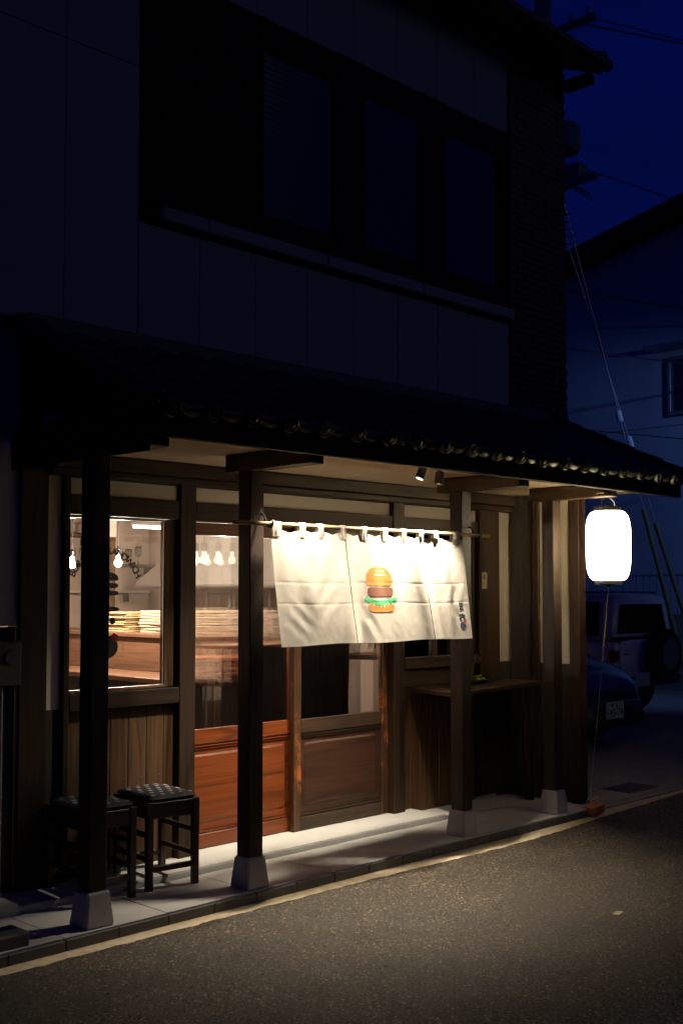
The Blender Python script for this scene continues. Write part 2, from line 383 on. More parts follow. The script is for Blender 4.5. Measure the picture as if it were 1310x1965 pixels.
# ================================================================== THE SHOP BUILDING
shop = empty('shop_building', (4.8, 5.2, PLAT))
tag(shop, 'two-storey shop house with timber sliding doors, posts and a tiled porch roof', 'building')
POSTS = [2.97, 3.912, 5.645, 6.645]; PN = 4.47
for i, u in enumerate(POSTS):
    p = bx('post', u - .0475, u + .0475, PN - .0475, PN + .0475, PLAT + .152, 2.222, 'post', shop, .004)
    b = MB().frustum(u, PN, PLAT, PLAT + .155, .074, .057).build('post_base', 'conc', p, .007, seg=2)
    if i in (1, 2):
        for zz in (2.02, 2.05): MB().tube([(u + .02, PN - .0475, zz), (u + .02, PN - .052, zz)], .004, 8).build('screw', 'alu', p)
for u in POSTS:
    MB().prism([(3.985, 2.226), (4.62, 2.222), (4.62, 2.312), (3.985, 2.312)], 'x', u - .05, u + .05).build('bracket_beam', 'beamY', shop, .004)
# longitudinal eave beam and fascia
bx('fascia', 2.92, 7.47, 3.935, 3.975, 2.262, 2.372, 'black_wood', shop, .004)
bx('eave_rail', 2.93, 7.46, 3.977, 4.005, 2.316, 2.352, 'beamX', shop, .003)
for i in range(6):
    u0 = 2.93 + i * (4.53 / 6); bx('soffit_board', u0 + .0008, u0 + 4.53 / 6 - .0008, 3.978, 5.12, 2.315, 2.327, 'soffit', shop, .001)
bx('end_board', 2.895, 2.915, 3.98, 5.10, 2.20, 2.40, 'black_wood', shop, .003)
# porch roof
roof = empty('porch_roof', (5.2, 4.5, 2.5), shop)
SL = math.atan(.46); NE = 3.90; ZE = 2.392
def slope_pt(u, d, h=0):   # d along slope from eave, h above
    return (u, NE + d * math.cos(SL) - h * math.sin(SL), ZE + d * math.sin(SL) + h * math.cos(SL))
k = MB(); k.hexa([slope_pt(2.93, .05, -.05), slope_pt(7.46, .05, -.05), slope_pt(7.46, 1.26, -.05), slope_pt(2.93, 1.26, -.05), slope_pt(2.93, .05, -.02), slope_pt(7.46, .05, -.02), slope_pt(7.46, 1.26, -.02), slope_pt(2.93, 1.26, -.02)])
k.build('roof_board', 'black_wood', roof)
TW = .2285; TL = .30
def tile_z(t):
    return .034 * math.exp(-((t - .16) / .115) ** 2) + .030 * max(0, (t - .62) / .38) ** 1.6 + .004
def tile_mesh(eave):
    k = MB(); N = 14
    top = []; bot = []
    for j in (0, 1):
        y = j * TL
        for i in range(N + 1):
            t = i / N; z = tile_z(t)
            top.append((t * TW, y, z)); bot.append((t * TW, y, z - .014))
    k.add(top, [(i, i + 1, N + 1 + i + 1, N + 1 + i) for i in range(N)])
    k.add(bot, [(i, N + 1 + i, N + 1 + i + 1, i + 1) for i in range(N)])
    k.add([top[i] for i in range(N + 1)] + [bot[i] for i in range(N + 1)], [(i, N + 1 + i, N + 2 + i, i + 1) for i in range(N)])
    k.add([top[0], top[N + 1], bot[N + 1], bot[0], top[N], top[2 * N + 1], bot[2 * N + 1], bot[N]], [(0, 1, 2, 3), (4, 7, 6, 5)])
    if eave:
        # round end disc with raised rim, and the hanging lip that swags to the next disc
        cx, cz = .16 * TW, -.008; seg = 20
        prof = [(.0, -.030), (.012, -.029), (.022, -.025), (.028, -.022), (.034, -.027), (.041, -.027), (.044, -.022), (.044, .0)]
        vs = [(cx + r * math.cos(2 * math.pi * q / seg), y, cz + r * math.sin(2 * math.pi * q / seg)) for r, y in prof for q in range(seg)]
        k.add(vs, [(a * seg + q, a * seg + (q + 1) % seg, (a + 1) * seg + (q + 1) % seg, (a + 1) * seg + q) for a in range(len(prof) - 1) for q in range(seg)])
        lv = []
        for i in range(13):
            t = .16 + .04 / TW + (1 - .08 / TW) * i / 12
            q = i / 12; sag = -.030 * 4 * q * (1 - q)
            for (yy, zz) in ((-.004, .02), (-.010, -.012 + sag), (.004, -.012 + sag), (.006, .018)): lv.append((t * TW, yy, zz))
        k.add(lv, [(a * 4 + b, a * 4 + (b + 1) % 4, (a + 1) * 4 + (b + 1) % 4, (a + 1) * 4 + b) for a in range(12) for b in range(4)])
    return k
first = {}
for row in range(5):
    for c in range(20):
        u = 2.93 + c * TW - .016
        d = -.01 + row * .25
        key = 'eave_tile' if row == 0 else 'roof_tile'
        loc = Vector(slope_pt(u, d, .006 + (.0)))
        if key not in first:
            o = tile_mesh(row == 0).build(key, 'tile', roof, origin=(0, 0, 0), smooth=False)
            for pl in o.data.polygons: pl.use_smooth = True
            o.location = loc - ORG[roof.name]; ORG[o.name] = loc; first[key] = o
        else: o = share(first[key], loc, roof)
        o.rotation_euler = (SL - .05 + rnd.uniform(-.008, .008), 0, rnd.uniform(-.008, .008))
for u, s in ((2.915, -1), (7.475, 1)):
    a, b = (u - .015, u + .015)
    MB().hexa([slope_pt(a, .02, -.09), slope_pt(b, .02, -.09), slope_pt(b, 1.26, -.09), slope_pt(a, 1.26, -.09), slope_pt(a, .02, .01), slope_pt(b, .02, .01), slope_pt(b, 1.26, .01), slope_pt(a, 1.26, .01)]).build('barge_board', 'black_wood', roof, .004)
for r in range(5):
    for u in (2.90, 7.49):
        k = MB(); P = [slope_pt(u, -.01 + r * .25, .035), slope_pt(u, .27 + r * .25, .022)]
        k.tube(P, .036, 12).build('verge_tile', 'tile', roof, smooth=True)
MB().hexa([(2.90, 4.93, 2.86), (7.5, 4.93, 2.86), (7.5, 5.05, 2.86), (2.90, 5.05, 2.86), (2.90, 4.96, 2.965), (7.5, 4.96, 2.965), (7.5, 5.05, 2.965), (2.90, 5.05, 2.965)]).build('flashing_ridge', 'tile', roof, .01)
MB().tube([(7.47, 4.90, 2.93), (7.47, 4.97, 2.93)], .07, 16).build('ridge_end_tile', 'tile', roof, .006)

# ---- ground-floor front wall (outer timber face at n = 5.10)
FW = 5.15
for u0, u1, z1 in ((2.955, 3.11, 2.30), (3.205, 3.24, 2.30), (3.945, 4.055, 2.30), (5.725, 5.838, 2.30), (6.66, 6.90, 2.20)):
    bx('wall_post', u0, u1, 5.10, 5.22, PLAT + .03, z1, 'beamZ', shop, .003)
bx('wall_plate', 3.112, 7.03, 5.045, 5.24, 2.235, 2.31, 'beamX', shop, .004)
bx('wall_plate_moulding', 3.112, 7.03, 5.06, 5.22, 2.194, 2.232, 'beamX', shop, .006)
for u0, u1 in ((3.243, 3.942), (4.058, 5.722), (5.841, 6.657)):
    bx('frieze_plaster', u0, u1, 5.135, 5.2, 2.106, 2.19, 'plaster', shop, .001)
    bx('lintel', u0, u1, 5.105, 5.225, 2.002, 2.104, 'beamX', shop, .003)
bx('plaster_panel', 3.112, 3.203, 5.13, 5.2, 1.0, 2.52, 'plaster', shop, .001)
bx('plaster_panel', 6.903, 7.09, 5.13, 5.2, 1.08, 2.19, 'plaster', shop, .001)
bx('plaster_panel', 1.2, 2.953, 5.12, 5.2, 1.43, 2.92, 'siding', shop, .001)
bx('upper_plank_strip', 2.90, 7.03, 5.15, 5.2, 2.33, 2.95, 'black_wood', shop, .001)
# dark planks under plaster on the left
for i in range(14): bx('plank', 1.2 + i * .125, 1.2 + (i + 1) * .125 - .002, 5.13, 5.16, PLAT, 1.425, 'plank_dark', shop, .003)
bx('plank', 3.112, 3.203, 5.125, 5.15, PLAT + .03, .996, 'plank_dark', shop, .003)
bx('plank', 6.903, 7.09, 5.125, 5.15, PLAT, 1.077, 'plank_dark', shop, .003)
# planks under the shop window
for a, b in ((3.243, 3.405), (3.407, 3.524), (3.526, 3.638), (3.640, 3.757), (3.759, 3.872), (3.874, 3.943)):
    pl = bx('plank', a, b, 5.15 + rnd.uniform(-.001, .001), 5.18, PLAT + .03, .982, 'plank', shop, .003)
    for zz in (.955, .60): MB().tube([((a + b) / 2 + .03, 5.149, zz), ((a + b) / 2 + .03, 5.147, zz)], .0025, 6).build('nail', 'alu', pl)
bx('window_sill_beam', 3.243, 3.943, 5.10, 5.22, .986, 1.07, 'beamX', shop, .003)
# planks under the counter window
for i in range(8):
    a = 5.842 + i * .1025; bx('plank', a, a + .1005, 5.15 + rnd.uniform(-.001, .001), 5.18, PLAT, .95, 'plank', shop, .003)

# ---- left shop window
win = empty('shop_window', (3.55, 5.15, 1.07), shop)
bx('sash_stile', 3.243, 3.262, 5.14, 5.18, 1.073, 1.999, 'beamZ', win, .002)
bx('sash_stile', 3.872, 3.943, 5.15, 5.19, 1.073, 1.999, 'plank', win, .003)
bx('sash_rail', 3.264, 3.870, 5.14, 5.18, 1.073, 1.088, 'bar', win, .002)
bx('sash_rail', 3.264, 3.870, 5.14, 5.18, 1.985, 1.999, 'bar', win, .002)
bx('glass', 3.264, 3.870, 5.158, 5.161, 1.09, 1.983, 'pane', win, 0)
GY = 5.1572
def flat_patch(u0, u1, zlo, zhi, n=16, m=1, y=GY, thick=.0006):
    k = MB(); vs = []
    for i in range(n + 1):
        u = u0 + (u1 - u0) * i / n; vs += [(u, y, zlo(u)), (u, y, zhi(u))]
    k.add(vs, [(2 * i, 2 * i + 2, 2 * i + 3, 2 * i + 1) for i in range(n)]); return k
def slab_shape(u0, u1, z0, z1, pw=4.0):
    c = (u0 + u1) / 2; w = (u1 - u0) / 2; zc = (z0 + z1) / 2; h = (z1 - z0) / 2
    f = lambda u: h * max(0, 1 - abs((u - c) / w) ** pw) ** (1 / pw)
    return (lambda u: zc - f(u)), (lambda u: zc + f(u))
def dome_shape(u0, u1, z0, z1):
    c = (u0 + u1) / 2; w = (u1 - u0) / 2
    f = lambda u: max(0, 1 - abs((u - c) / w) ** 2.6) ** (1 / 2.0)
    g = lambda u: max(0, 1 - abs((u - c) / w) ** 9) ** .5
    return (lambda u: z0 + (z1 - z0) * .22 * (1 - g(u))), (lambda u: z0 + (z1 - z0) * (.22 + .78 * f(u)))
UC = 3.497
dec = empty('window_decal', (UC, GY, 1.5), win)
lo, hi = dome_shape(UC - .077, UC + .077, 1.657, 1.703); flat_patch(UC - .077, UC + .077, lo, hi, 30).build('bun_mark', 'black_vinyl', dec)
for z0, z1, w in ((1.617, 1.645, .076), (1.578, 1.604, .078)):
    lo, hi = slab_shape(UC - w, UC + w, z0, z1); flat_patch(UC - w, UC + w, lo, hi, 30).build('layer_mark', 'black_vinyl', dec)
lo, hi = slab_shape(UC - .083, UC + .083, 1.492, 1.518, 3); flat_patch(UC - .083, UC + .083, lo, hi, 30).build('stroke_mark', 'black_vinyl', dec)
lo, hi = slab_shape(UC - .002, UC + .022, 1.512, 1.540, 3); flat_patch(UC - .002, UC + .022, lo, hi, 12, y=GY - .0005).build('stroke_mark', 'black_vinyl', dec)
for du in (-.036, .040):
    lo, hi = slab_shape(UC + du - .019, UC + du + .019, 1.424, 1.462, 1.9); flat_patch(UC + du - .019, UC + du + .019, lo, hi, 16).build('dot_mark', 'black_vinyl', dec)
lo, hi = slab_shape(UC - .077, UC + .077, 1.243, 1.367, 2.0); flat_patch(UC - .077, UC + .077, lo, hi, 40).build('ball_mark', 'black_vinyl', dec)
def disc(name, cu, cz, r, y, mat, par, a0=0, a1=360, n=28):
    k = MB(); vs = [(cu + r * math.cos(R(a0 + (a1 - a0) * i / n)), y, cz + r * math.sin(R(a0 + (a1 - a0) * i / n))) for i in range(n + 1)]
    k.add(vs, [tuple(range(n + 1))]); return k.build(name, mat, par)
disc('red_mark', UC + .052, 1.353, .024, GY - .0006, 'red_vinyl', dec, -50, 130)
disc('brown_mark', UC + .052, 1.353, .024, GY - .0006, 'patty', dec, 130, 310)
for r_ in range(2):
    for c_ in range(5 if r_ else 4): disc('seed_mark', UC + (-.012 if r_ == 0 else -.018) + c_ * .012, 1.692 - r_ * .012, .0028, GY - .0006, 'seed', dec, n=8)
def text_mesh(ch, size, mat, name, parent, loc, rot, font_offset=0.0, shear=0):
    cu = bpy.data.curves.new('t', 'FONT'); cu.body = ch; cu.size = size; cu.align_x = 'CENTER'; cu.align_y = 'CENTER'; cu.offset = font_offset
    cu.resolution_u = 3; cu.shear = shear
    tmp = bpy.data.objects.new('t', cu); COL.objects.link(tmp)
    dg = bpy.context.evaluated_depsgraph_get(); me = bpy.data.meshes.new_from_object(tmp.evaluated_get(dg))
    bpy.data.objects.remove(tmp); me.materials.clear(); me.materials.append(M[mat])
    o = bpy.data.objects.new(name, me); link(o, loc, parent); o.rotation_euler = rot; return o
msg = 'BURGER & SANDWICH'; RAD = .228; ZC = 1.588
wd = {'W': 1.35, 'I': .5, ' ': .55, 'N': 1.1, 'D': 1.08, '&': 1.1, 'G': 1.1}
tot = sum(wd.get(c, 1) for c in msg); pos = 0
for ch in msg:
    w = wd.get(ch, 1); t = (pos + w / 2) / tot; pos += w
    if ch == ' ': continue
    a = R(-67 + 134 * t)
    text_mesh(ch, .055, 'black_vinyl', 'letter', dec, (UC - .004 + RAD * math.sin(a), GY, ZC + RAD * math.cos(a)), (R(90), a, 0), .0016)
for i in range(5):   # faint small brush writing beside the ball
    z = 1.345 - i * .023; k = MB()
    k.tube([(UC + .105, GY - .0004, z), (UC + .112, GY - .0004, z - .006), (UC + .108, GY - .0004, z - .014)], .0009, 4).build('brush_stroke', 'black_vinyl', dec)

# ---- sliding doors
def reeded_pane(name, u0, u1, z0, z1, y, parent, pitch=.006):
    n = int((u1 - u0) / pitch); k = MB(); fr = []; seg = 6
    for i in range(n):
        for j in range(seg):
            t = j / seg; fr.append((u0 + (i + t) * (u1 - u0) / n, y - .0009 * math.sin(math.pi * t)))
    fr.append((u1, y)); m = len(fr)
    vs = [(a, b, z0) for a, b in fr] + [(a, b, z1) for a, b in fr] + [(a, y + .004, z0) for a, b in fr] + [(a, y + .004, z1) for a, b in fr]
    fs = [(i, i + 1, m + i + 1, m + i) for i in range(m - 1)] + [(2 * m + i, 3 * m + i, 3 * m + i + 1, 2 * m + i + 1) for i in range(m - 1)]
    fs += [(i, 2 * m + i, 2 * m + i + 1, i + 1) for i in range(m - 1)] + [(m + i, m + i + 1, 3 * m + i + 1, 3 * m + i) for i in range(m - 1)]
    fs += [(0, m, 3 * m, 2 * m), (m - 1, 3 * m - 1, 4 * m - 1, 2 * m - 1)]
    k.add(vs, fs); return k.build(name, 'reeded', parent)
def door(u0, u1, y, sw, v, h, p, top):
    d = empty('sliding_door', ((u0 + u1) / 2, y, PLAT + .03), shop)
    z0, z1 = PLAT + .034, 1.998; t = .034
    bx('stile', u0, u0 + sw, y, y + t, z0, z1, v, d, .003); bx('stile', u1 - sw, u1, y, y + t, z0, z1, v, d, .003)
    a, b = u0 + sw + .0005, u1 - sw - .0005
    bx('rail', a, b, y + .001, y + t - .001, z0, .215, h, d, .003)
    bx('rail', a, b, y + .001, y + t - .001, .725, .81, h, d, .003)
    bx('rail', a, b, y + .001, y + t - .001, top, z1, h, d, .003)
    for zz, dz in ((.219, 1), (.721, -1)):      # two stepped mouldings
        MB().box(a, b, y + .004, y + .028, min(zz, zz + dz * .016), max(zz, zz + dz * .016)).build('moulding', h, d, .005, seg=2)
        MB().box(a, b, y + .009, y + .028, min(zz + dz * .018, zz + dz * .030), max(zz + dz * .018, zz + dz * .030)).build('moulding', h, d, .004, seg=2)
    bx('panel_ground', a, b, y + .017, y + .026, .25, .69, p, d, 0)
    # raised field with rounded corners
    r = .022; A, B, C, D = a + .035, b - .035, .276, .666; poly = []
    for cx, cz, s in ((B - r, D - r, 0), (A + r, D - r, 90), (A + r, C + r, 180), (B - r, C + r, 270)):
        poly += [(cx + r * math.cos(R(s + q * 18)), cz + r * math.sin(R(s + q * 18))) for q in range(6)]
    q = len(poly); mx, mz = (A + B) / 2, (C + D) / 2
    inn = [(mx + (px - mx) * (1 - .012 / (B - A) * 2), mz + (pz - mz) * (1 - .012 / (D - C) * 2)) for px, pz in poly]
    k = MB(); k.add([(px, y + .0165, pz) for px, pz in poly] + [(px, y + .010, pz) for px, pz in inn], [(i, (i + 1) % q, q + (i + 1) % q, q + i) for i in range(q)] + [tuple(range(q, 2 * q))])
    k.build('panel', p, d)
    reeded_pane('glass', a, b, .812, top - .002, y + .014, d)
    return d
door(4.058, 4.905, 5.195, .028, 'doorL_v', 'doorL_h', 'doorL_h', 1.925)
door(4.862, 5.722, 5.150, .062, 'doorR_v', 'doorR_h', 'doorR_p', 1.925)

# ---- counter window (behind the noren) and its counter shelf
w2 = empty('counter_window', (6.25, 5.17, 1.15), shop)
bx('sill', 5.841, 6.657, 5.10, 5.22, 1.075, 1.15, 'beamX', w2, .003)
bx('apron', 5.841, 6.657, 5.13, 5.2, .955, 1.072, 'beamX', w2, .003)
for a, b in ((5.841, 5.87), (6.17, 6.23), (6.63, 6.657)): bx('sash_stile', a, b, 5.14, 5.18, 1.152, 2.0, 'beamZ', w2, .002)
for a, b in ((5.872, 6.168), (6.232, 6.628)):
    bx('glass', a, b, 5.158, 5.161, 1.152, 2.0, 'pane', w2, 0)
k = MB(); C0 = [(5.91, 5.145), (5.775, 4.66), (6.995, 4.78), (7.0, 5.12)]
C0 = [(5.91, 5.12), (5.775, 4.66), (7.0, 4.79), (7.0, 5.12)]
k.hexa([(a, b, .922) for a, b in C0] + [(a, b, .952) for a, b in C0]); k.build('counter_shelf', 'beamX', shop, .003)
bx('shelf_leg', 6.9, 6.95, 4.84, 4.89, PLAT, .920, 'beamZ', shop, .003)

# ---- right end wall, seen from inside the porch
bx('end_post', 7.03, 7.12, 4.50, 4.585, PLAT, 2.31, 'beamZ', shop, .003)
bx('end_post', 7.03, 7.12, 4.845, 4.90, PLAT, 2.31, 'beamZ', shop, .003)
bx('end_plaster', 7.045, 7.10, 4.587, 4.843, 1.08, 2.305, 'plaster', shop, .001)
for i in range(2): bx('end_plank', 7.045, 7.07, 4.587 + i * .1285, 4.714 + i * .1285, PLAT, 1.077, 'plank_dark', shop, .003)
for i in range(2): bx('end_plank', 7.045, 7.075, 4.902 + i * .105, 5.005 + i * .105, PLAT, 2.31, 'plank_dark', shop, .003)
bx('end_rail', 7.036, 7.10, 4.587, 4.843, 1.0775, 1.0795, 'beamY', shop, 0)
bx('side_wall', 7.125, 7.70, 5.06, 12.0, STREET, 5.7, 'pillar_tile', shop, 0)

# ---- upper storey: siding panels, window band, dark pillar
UN = 5.05
bx('upper_wall_core', 1.0, 7.69, UN + .035, UN + .3, 2.96, 5.95, 'black_wood', shop, 0)
us = [3.605 - .455 * i for i in range(0, 5)][::-1]
for i in range(4): 
    for z0, z1 in ((2.955, 4.45), (4.454, 5.95)): bx('siding_panel', us[i] + .0008, us[i + 1] - .0008, UN, UN + .03, z0, z1, 'siding', shop, .003)
e = [3.61 + .42 * i for i in range(9)]
for i in range(8):
    bx('siding_panel', e[i] + .0008, e[i + 1] - .0008, UN, UN + .03, 2.955, 3.60, 'siding', shop, .003)
    bx('siding_panel', e[i] + .0008, e[i + 1] - .0008, UN, UN + .03, 5.055, 5.88, 'siding', shop, .003)
uw = empty('upper_window', (5.3, UN, 3.7), shop)
for i in range(7): bx('shutter_board', 3.615 + i * .12, 3.733 + i * .12, UN - .02, UN + .02, 3.73, 5.045, 'black_wood', uw, .004)
for a, b in ((4.457, 4.49), (5.11, 5.37), (5.965, 6.20), (6.86, 6.965)): bx('frame_post', a, b, UN - .03, UN + .03, 3.73, 5.045, 'black_wood', uw, .004)
for a, b in ((4.491, 5.109), (5.371, 5.964), (6.201, 6.859)):
    bx('frame_rail', a, b, UN - .02, UN + .03, 3.73, 3.85, 'black_wood', uw, .004); bx('frame_rail', a, b, UN - .02, UN + .03, 4.86, 5.045, 'black_wood', uw, .004)
    bx('glass', a, b, UN + .008, UN + .012, 3.851, 4.859, 'dusk_glass', uw, 0)
for i, (a, b) in enumerate(((3.74, 4.05), (4.052, 5.0), (5.002, 5.93), (5.932, 6.97))):
    bx('sill_band', a, b, UN - .055, UN - .001, 3.625, 3.705, 'siding', uw, .008)
# dark tiled corner pillar: courses of small tiles
pil = empty('corner_pillar', (7.33, UN, 2.96), shop)
tiles = None; first_t = None; cnt = 0
big = MB()
for r in range(58):
    z = 2.96 + r * .05
    for c in range(4):
        a = 6.975 + c * .1825 + (.09 if r % 2 else 0)
        b = min(a + .178, 7.715)
        if c == 0 and r % 2: big.box(6.975, 7.06, UN - .02, UN + .034, z, z + .046)
        if b - a > .02: big.box(a, b, UN - .02 - rnd.uniform(0, .006), UN + .034, z, z + .046)
    big.box(7.692, 7.718 + rnd.uniform(0, .004), UN + .036, UN + .6, z, z + .046)
o = big.build('tile_cladding', 'pillar_tile', pil); o['kind'] = 'stuff'
# main roof: eave overhanging the street a little, gable end to the right
mr = empty('main_roof', (5, 5, 5.8), shop)
ys, zs = 4.75, 5.70; sl = .45
def mrp(u, y, h): return (u, y, zs + (y - ys) * sl + h)
MB().hexa([mrp(0, 4.75, .0), mrp(7.83, 4.75, .0), mrp(7.83, 8.5, .0), mrp(0, 8.5, .0), mrp(0, 4.75, .10), mrp(7.83, 4.75, .10), mrp(7.83, 8.5, .10), mrp(0, 8.5, .10)]).build('roof_deck', 'house_roof', mr, .006)
for i in range(8): MB().tube([mrp(7.80, 4.72 + i * .28, .12), mrp(7.80, 5.02 + i * .28, .11)], .06, 12).build('verge_tile', 'tile', mr, smooth=True)
bx('gutter', 0, 7.86, 4.66, 4.745, 5.715, 5.80, 'black_metal', mr, .02)
bx('rafter_end', 7.70, 7.80, 4.80, 5.05, 5.63, 5.70, 'black_wood', mr, .004)

# ================================================================== SHOP INTERIOR (parts of the building)
room = empty('shop_interior', (5, 7, PLAT), shop)
bx('floor', 2.6, 7.12, 5.24, 9.7, .08, PLAT + .03, 'in_floor', room, 0)
bx('ceiling', 2.6, 7.12, 5.24, 9.7, 2.62, 2.66, 'in_ceil', room, 0)
bx('back_wall', 2.6, 7.12, 9.6, 9.7, PLAT + .03, 2.62, 'in_wall', room, 0)
bx('side_wall', 7.02, 7.12, 5.24, 9.6, PLAT + .03, 2.62, 'in_wall', room, 0)
bx('side_wall', 2.55, 2.65, 5.24, 9.6, PLAT + .03, 2.62, 'in_wall', room, 0)
bx('front_header', 2.6, 7.12, 5.242, 5.28, 2.11, 2.62, 'in_ceil', room, 0)
bx('beam', 2.66, 7.01, 7.9, 8.02, 2.40, 2.615, 'beamX', room, .003)
bx('pillar', 5.62, 5.72, 8.3, 8.4, PLAT + .03, 2.615, 'plank', room, .003)
for i in range(5): bx('wall_board', 5.0 + i * .4, 5.398 + i * .4, 9.585, 9.598, PLAT + .03, 2.61, 'in_wall', room, .002)

def thing(name, label, cat, loc=(0, 0, 0), group=None): return tag(empty(name, loc), label, cat, group)
bar = thing('bar_counter', 'long brown wooden bar counter with a raised ledge seen through the shop window', 'counter', (5, 7.2, PLAT + .03))
bx('bar_top', 4.62, 5.0, 5.75, 8.9, .985, 1.02, 'bar', bar, .004)
bx('back_panel', 5.002, 5.03, 5.901, 8.9, 1.021, 1.262, 'bar', bar, .003)
bx('ledge', 4.98, 5.40, 5.901, 8.9, 1.264, 1.295, 'bar', bar, .004)
for i in range(10): bx('front_board', 4.93, 4.96, 5.75 + i * .315, 6.06 + i * .315, PLAT + .03, .984, 'bar_dark', bar, .004)
for i in range(8): bx('return_board', 4.67 + i * .167, 4.835 + i * .167, 5.45, 5.475, PLAT + .03, 1.240, 'bar_dark', bar, .003)
bx('return_top', 4.66, 6.02, 5.43, 5.74, 1.2405, 1.2635, 'bar', bar, .004)

def pendant(n, lab):
    t = thing('pendant_lamp', lab, 'lamp', (4.70, n, 1.8), 'bare bulbs over the bar counter')
    MB().tube([(4.70, n, 1.90), (4.70, n, 2.62)], .004, 6).build('cable', 'black_metal', t)
    MB().lathe([(.012, .055), (.02, .06), (.02, .10), (.006, .115)], (4.70, n, 1.8), 12).build('socket', 'black_metal', t)
    pr = [(.002, -.026)] + [(.026 * math.sin(R(a)), -.026 * math.cos(R(a))) for a in range(20, 150, 15)] + [(.012, .052)]
    MB().lathe(pr, (4.70, n, 1.8), 14).build('bulb', 'bulb', t, smooth=True)
pendant(5.62, 'bare glowing bulb blurred behind the ribbed glass of the red door')
pendant(6.21, 'bare glowing bulb near the right edge of the shop window')
pendant(6.79, 'bare glowing bulb in the shop window just beside the dark front post')
pendant(7.38, 'bare glowing bulb in the slit of window left of the dark front post')
tl = thing('tube_light', 'thin bright tube light high at the back of the kitchen', 'lamp', (6.65, 9.0, 2.2))
MB().tube([(6.40, 9.0, 2.215), (6.90, 9.0, 2.215)], .013, 10).build('tube', 'tube', tl)
bx('holder', 6.38, 6.92, 8.99, 9.03, 2.23, 2.26, 'white_paint', tl, .003); 
for uu in (6.42, 6.88): MB().tube([(uu, 9.01, 2.26), (uu, 9.01, 2.62)], .004, 6).build('hanger', 'black_metal', tl)
sp = thing('wall_speaker', 'pale square panel box hanging high behind the shop window', 'box', (5.55, 8.2, 2.1))
bx('cabinet', 5.48, 5.62, 8.14, 8.28, 2.06, 2.215, 'wpaper', sp, .006); MB().tube([(5.55, 8.21, 2.215), (5.55, 8.21, 2.62)], .006, 6).build('hanger', 'black_metal', sp)
hood = thing('range_hood', 'sloping stainless steel range hood in the kitchen', 'range hood', (6.3, 7.2, 1.6))
MB().prism([(6.1, 1.63), (8.05, 1.63), (8.05, 1.68), (7.3, 2.05), (6.1, 2.05)], 'x', 5.75, 7.0).build('canopy', 'steel', hood, .006)
MB().box(6.2, 6.7, 6.5, 7.1, 2.05, 2.61).build('duct', 'steel', hood, .004)
MB().tube([(5.74, 6.1, 1.64), (5.74, 8.05, 1.64)], .012, 8).build('rim', 'steel', hood)
sh = thing('glass_shelf', 'long shelf of glassware along the back kitchen wall', 'shelf', (6, 9.4, 1.84))
bx('board', 4.6, 7.0, 9.25, 9.58, 1.84, 1.865, 'bar', sh, .003)
for uu in (4.8, 5.6, 6.4, 6.95): bx('bracket', uu - .01, uu + .01, 9.45, 9.58, 1.74, 1.838, 'black_metal', sh, .002)
lowsh = thing('prep_counter', 'stainless kitchen worktop along the back wall', 'worktop', (6, 9.3, .95))
bx('top', 5.5, 7.0, 9.0, 9.58, .92, .95, 'steel', lowsh, .004); bx('cabinet', 5.52, 6.99, 9.03, 9.58, PLAT + .03, .918, 'steel', lowsh, .004)
rail = thing('wall_rail', 'pale rail shelf across the kitchen back wall', 'shelf', (5.6, 9.5, 1.6))
bx('board', 4.4, 6.9, 9.40, 9.58, 1.585, 1.61, 'wpaper', rail, .003); 
for uu in (4.6, 5.6, 6.7): bx('bracket', uu - .01, uu + .01, 9.5, 9.58, 1.50, 1.584, 'black_metal', rail, .002)
proto = None
gl = []
for i in range(12):
    u = 5.0 + i * .16; n = 9.36 + .06 * (i % 2); h = .12 + .03 * ((i * 7) % 3)
    k = MB(); k.lathe([(.028, 0), (.004, .006), (.004, h * .4), (.028, h * .5), (.036, h * .75), (.030, h), (.028, h), (.033, h * .75), (.026, h * .53), (.003, h * .45)], (u, n, 1.866), 14, True, True)
    o = k.build('wine_glass', 'glass', None, smooth=True); tag(o, 'stemmed glass standing in the row on the back kitchen shelf', 'glass', 'glasses on the back shelf')
jm = {'amber': (.45, .16, .03), 'white': (.62, .58, .5), 'black': (.02, .02, .02), 'olive green': (.12, .16, .04), 'dark red': (.25, .03, .03), 'pale blue': (.3, .38, .45), 'brown': (.15, .07, .03)}
for i, (cn, cc) in enumerate(jm.items()):
    u = 4.75 + i * .17 + .03 * (i % 2); h = .10 + .035 * ((i * 5) % 4); M['jar_' + cn] = plain('jar_' + cn, cc, .25, .1, 6, bmp=0)
    t = thing('storage_jar', cn + ' jar in the row on the pale kitchen rail shelf', 'jar', (u, 9.48, 1.611), 'jars on the rail shelf')
    MB().lathe([(.036, 0), (.04, .006), (.04, h * .8), (.03, h)], (u, 9.48, 1.611), 14).build('body', 'jar_' + cn, t, smooth=False); MB().lathe([(.033, h + .001), (.033, h + .02), (.028, h + .024)], (u, 9.48, 1.611), 14).build('lid', 'black_metal', t)
up2 = thing('crockery_shelf', 'high wooden shelf of bowls above the glasses in the kitchen', 'shelf', (5.8, 9.45, 2.2))
bx('board', 4.6, 6.3, 9.3, 9.58, 2.12, 2.14, 'bar', up2, .003)
for uu in (4.7, 5.45, 6.2): bx('bracket', uu - .01, uu + .01, 9.45, 9.58, 2.04, 2.118, 'black_metal', up2, .002)
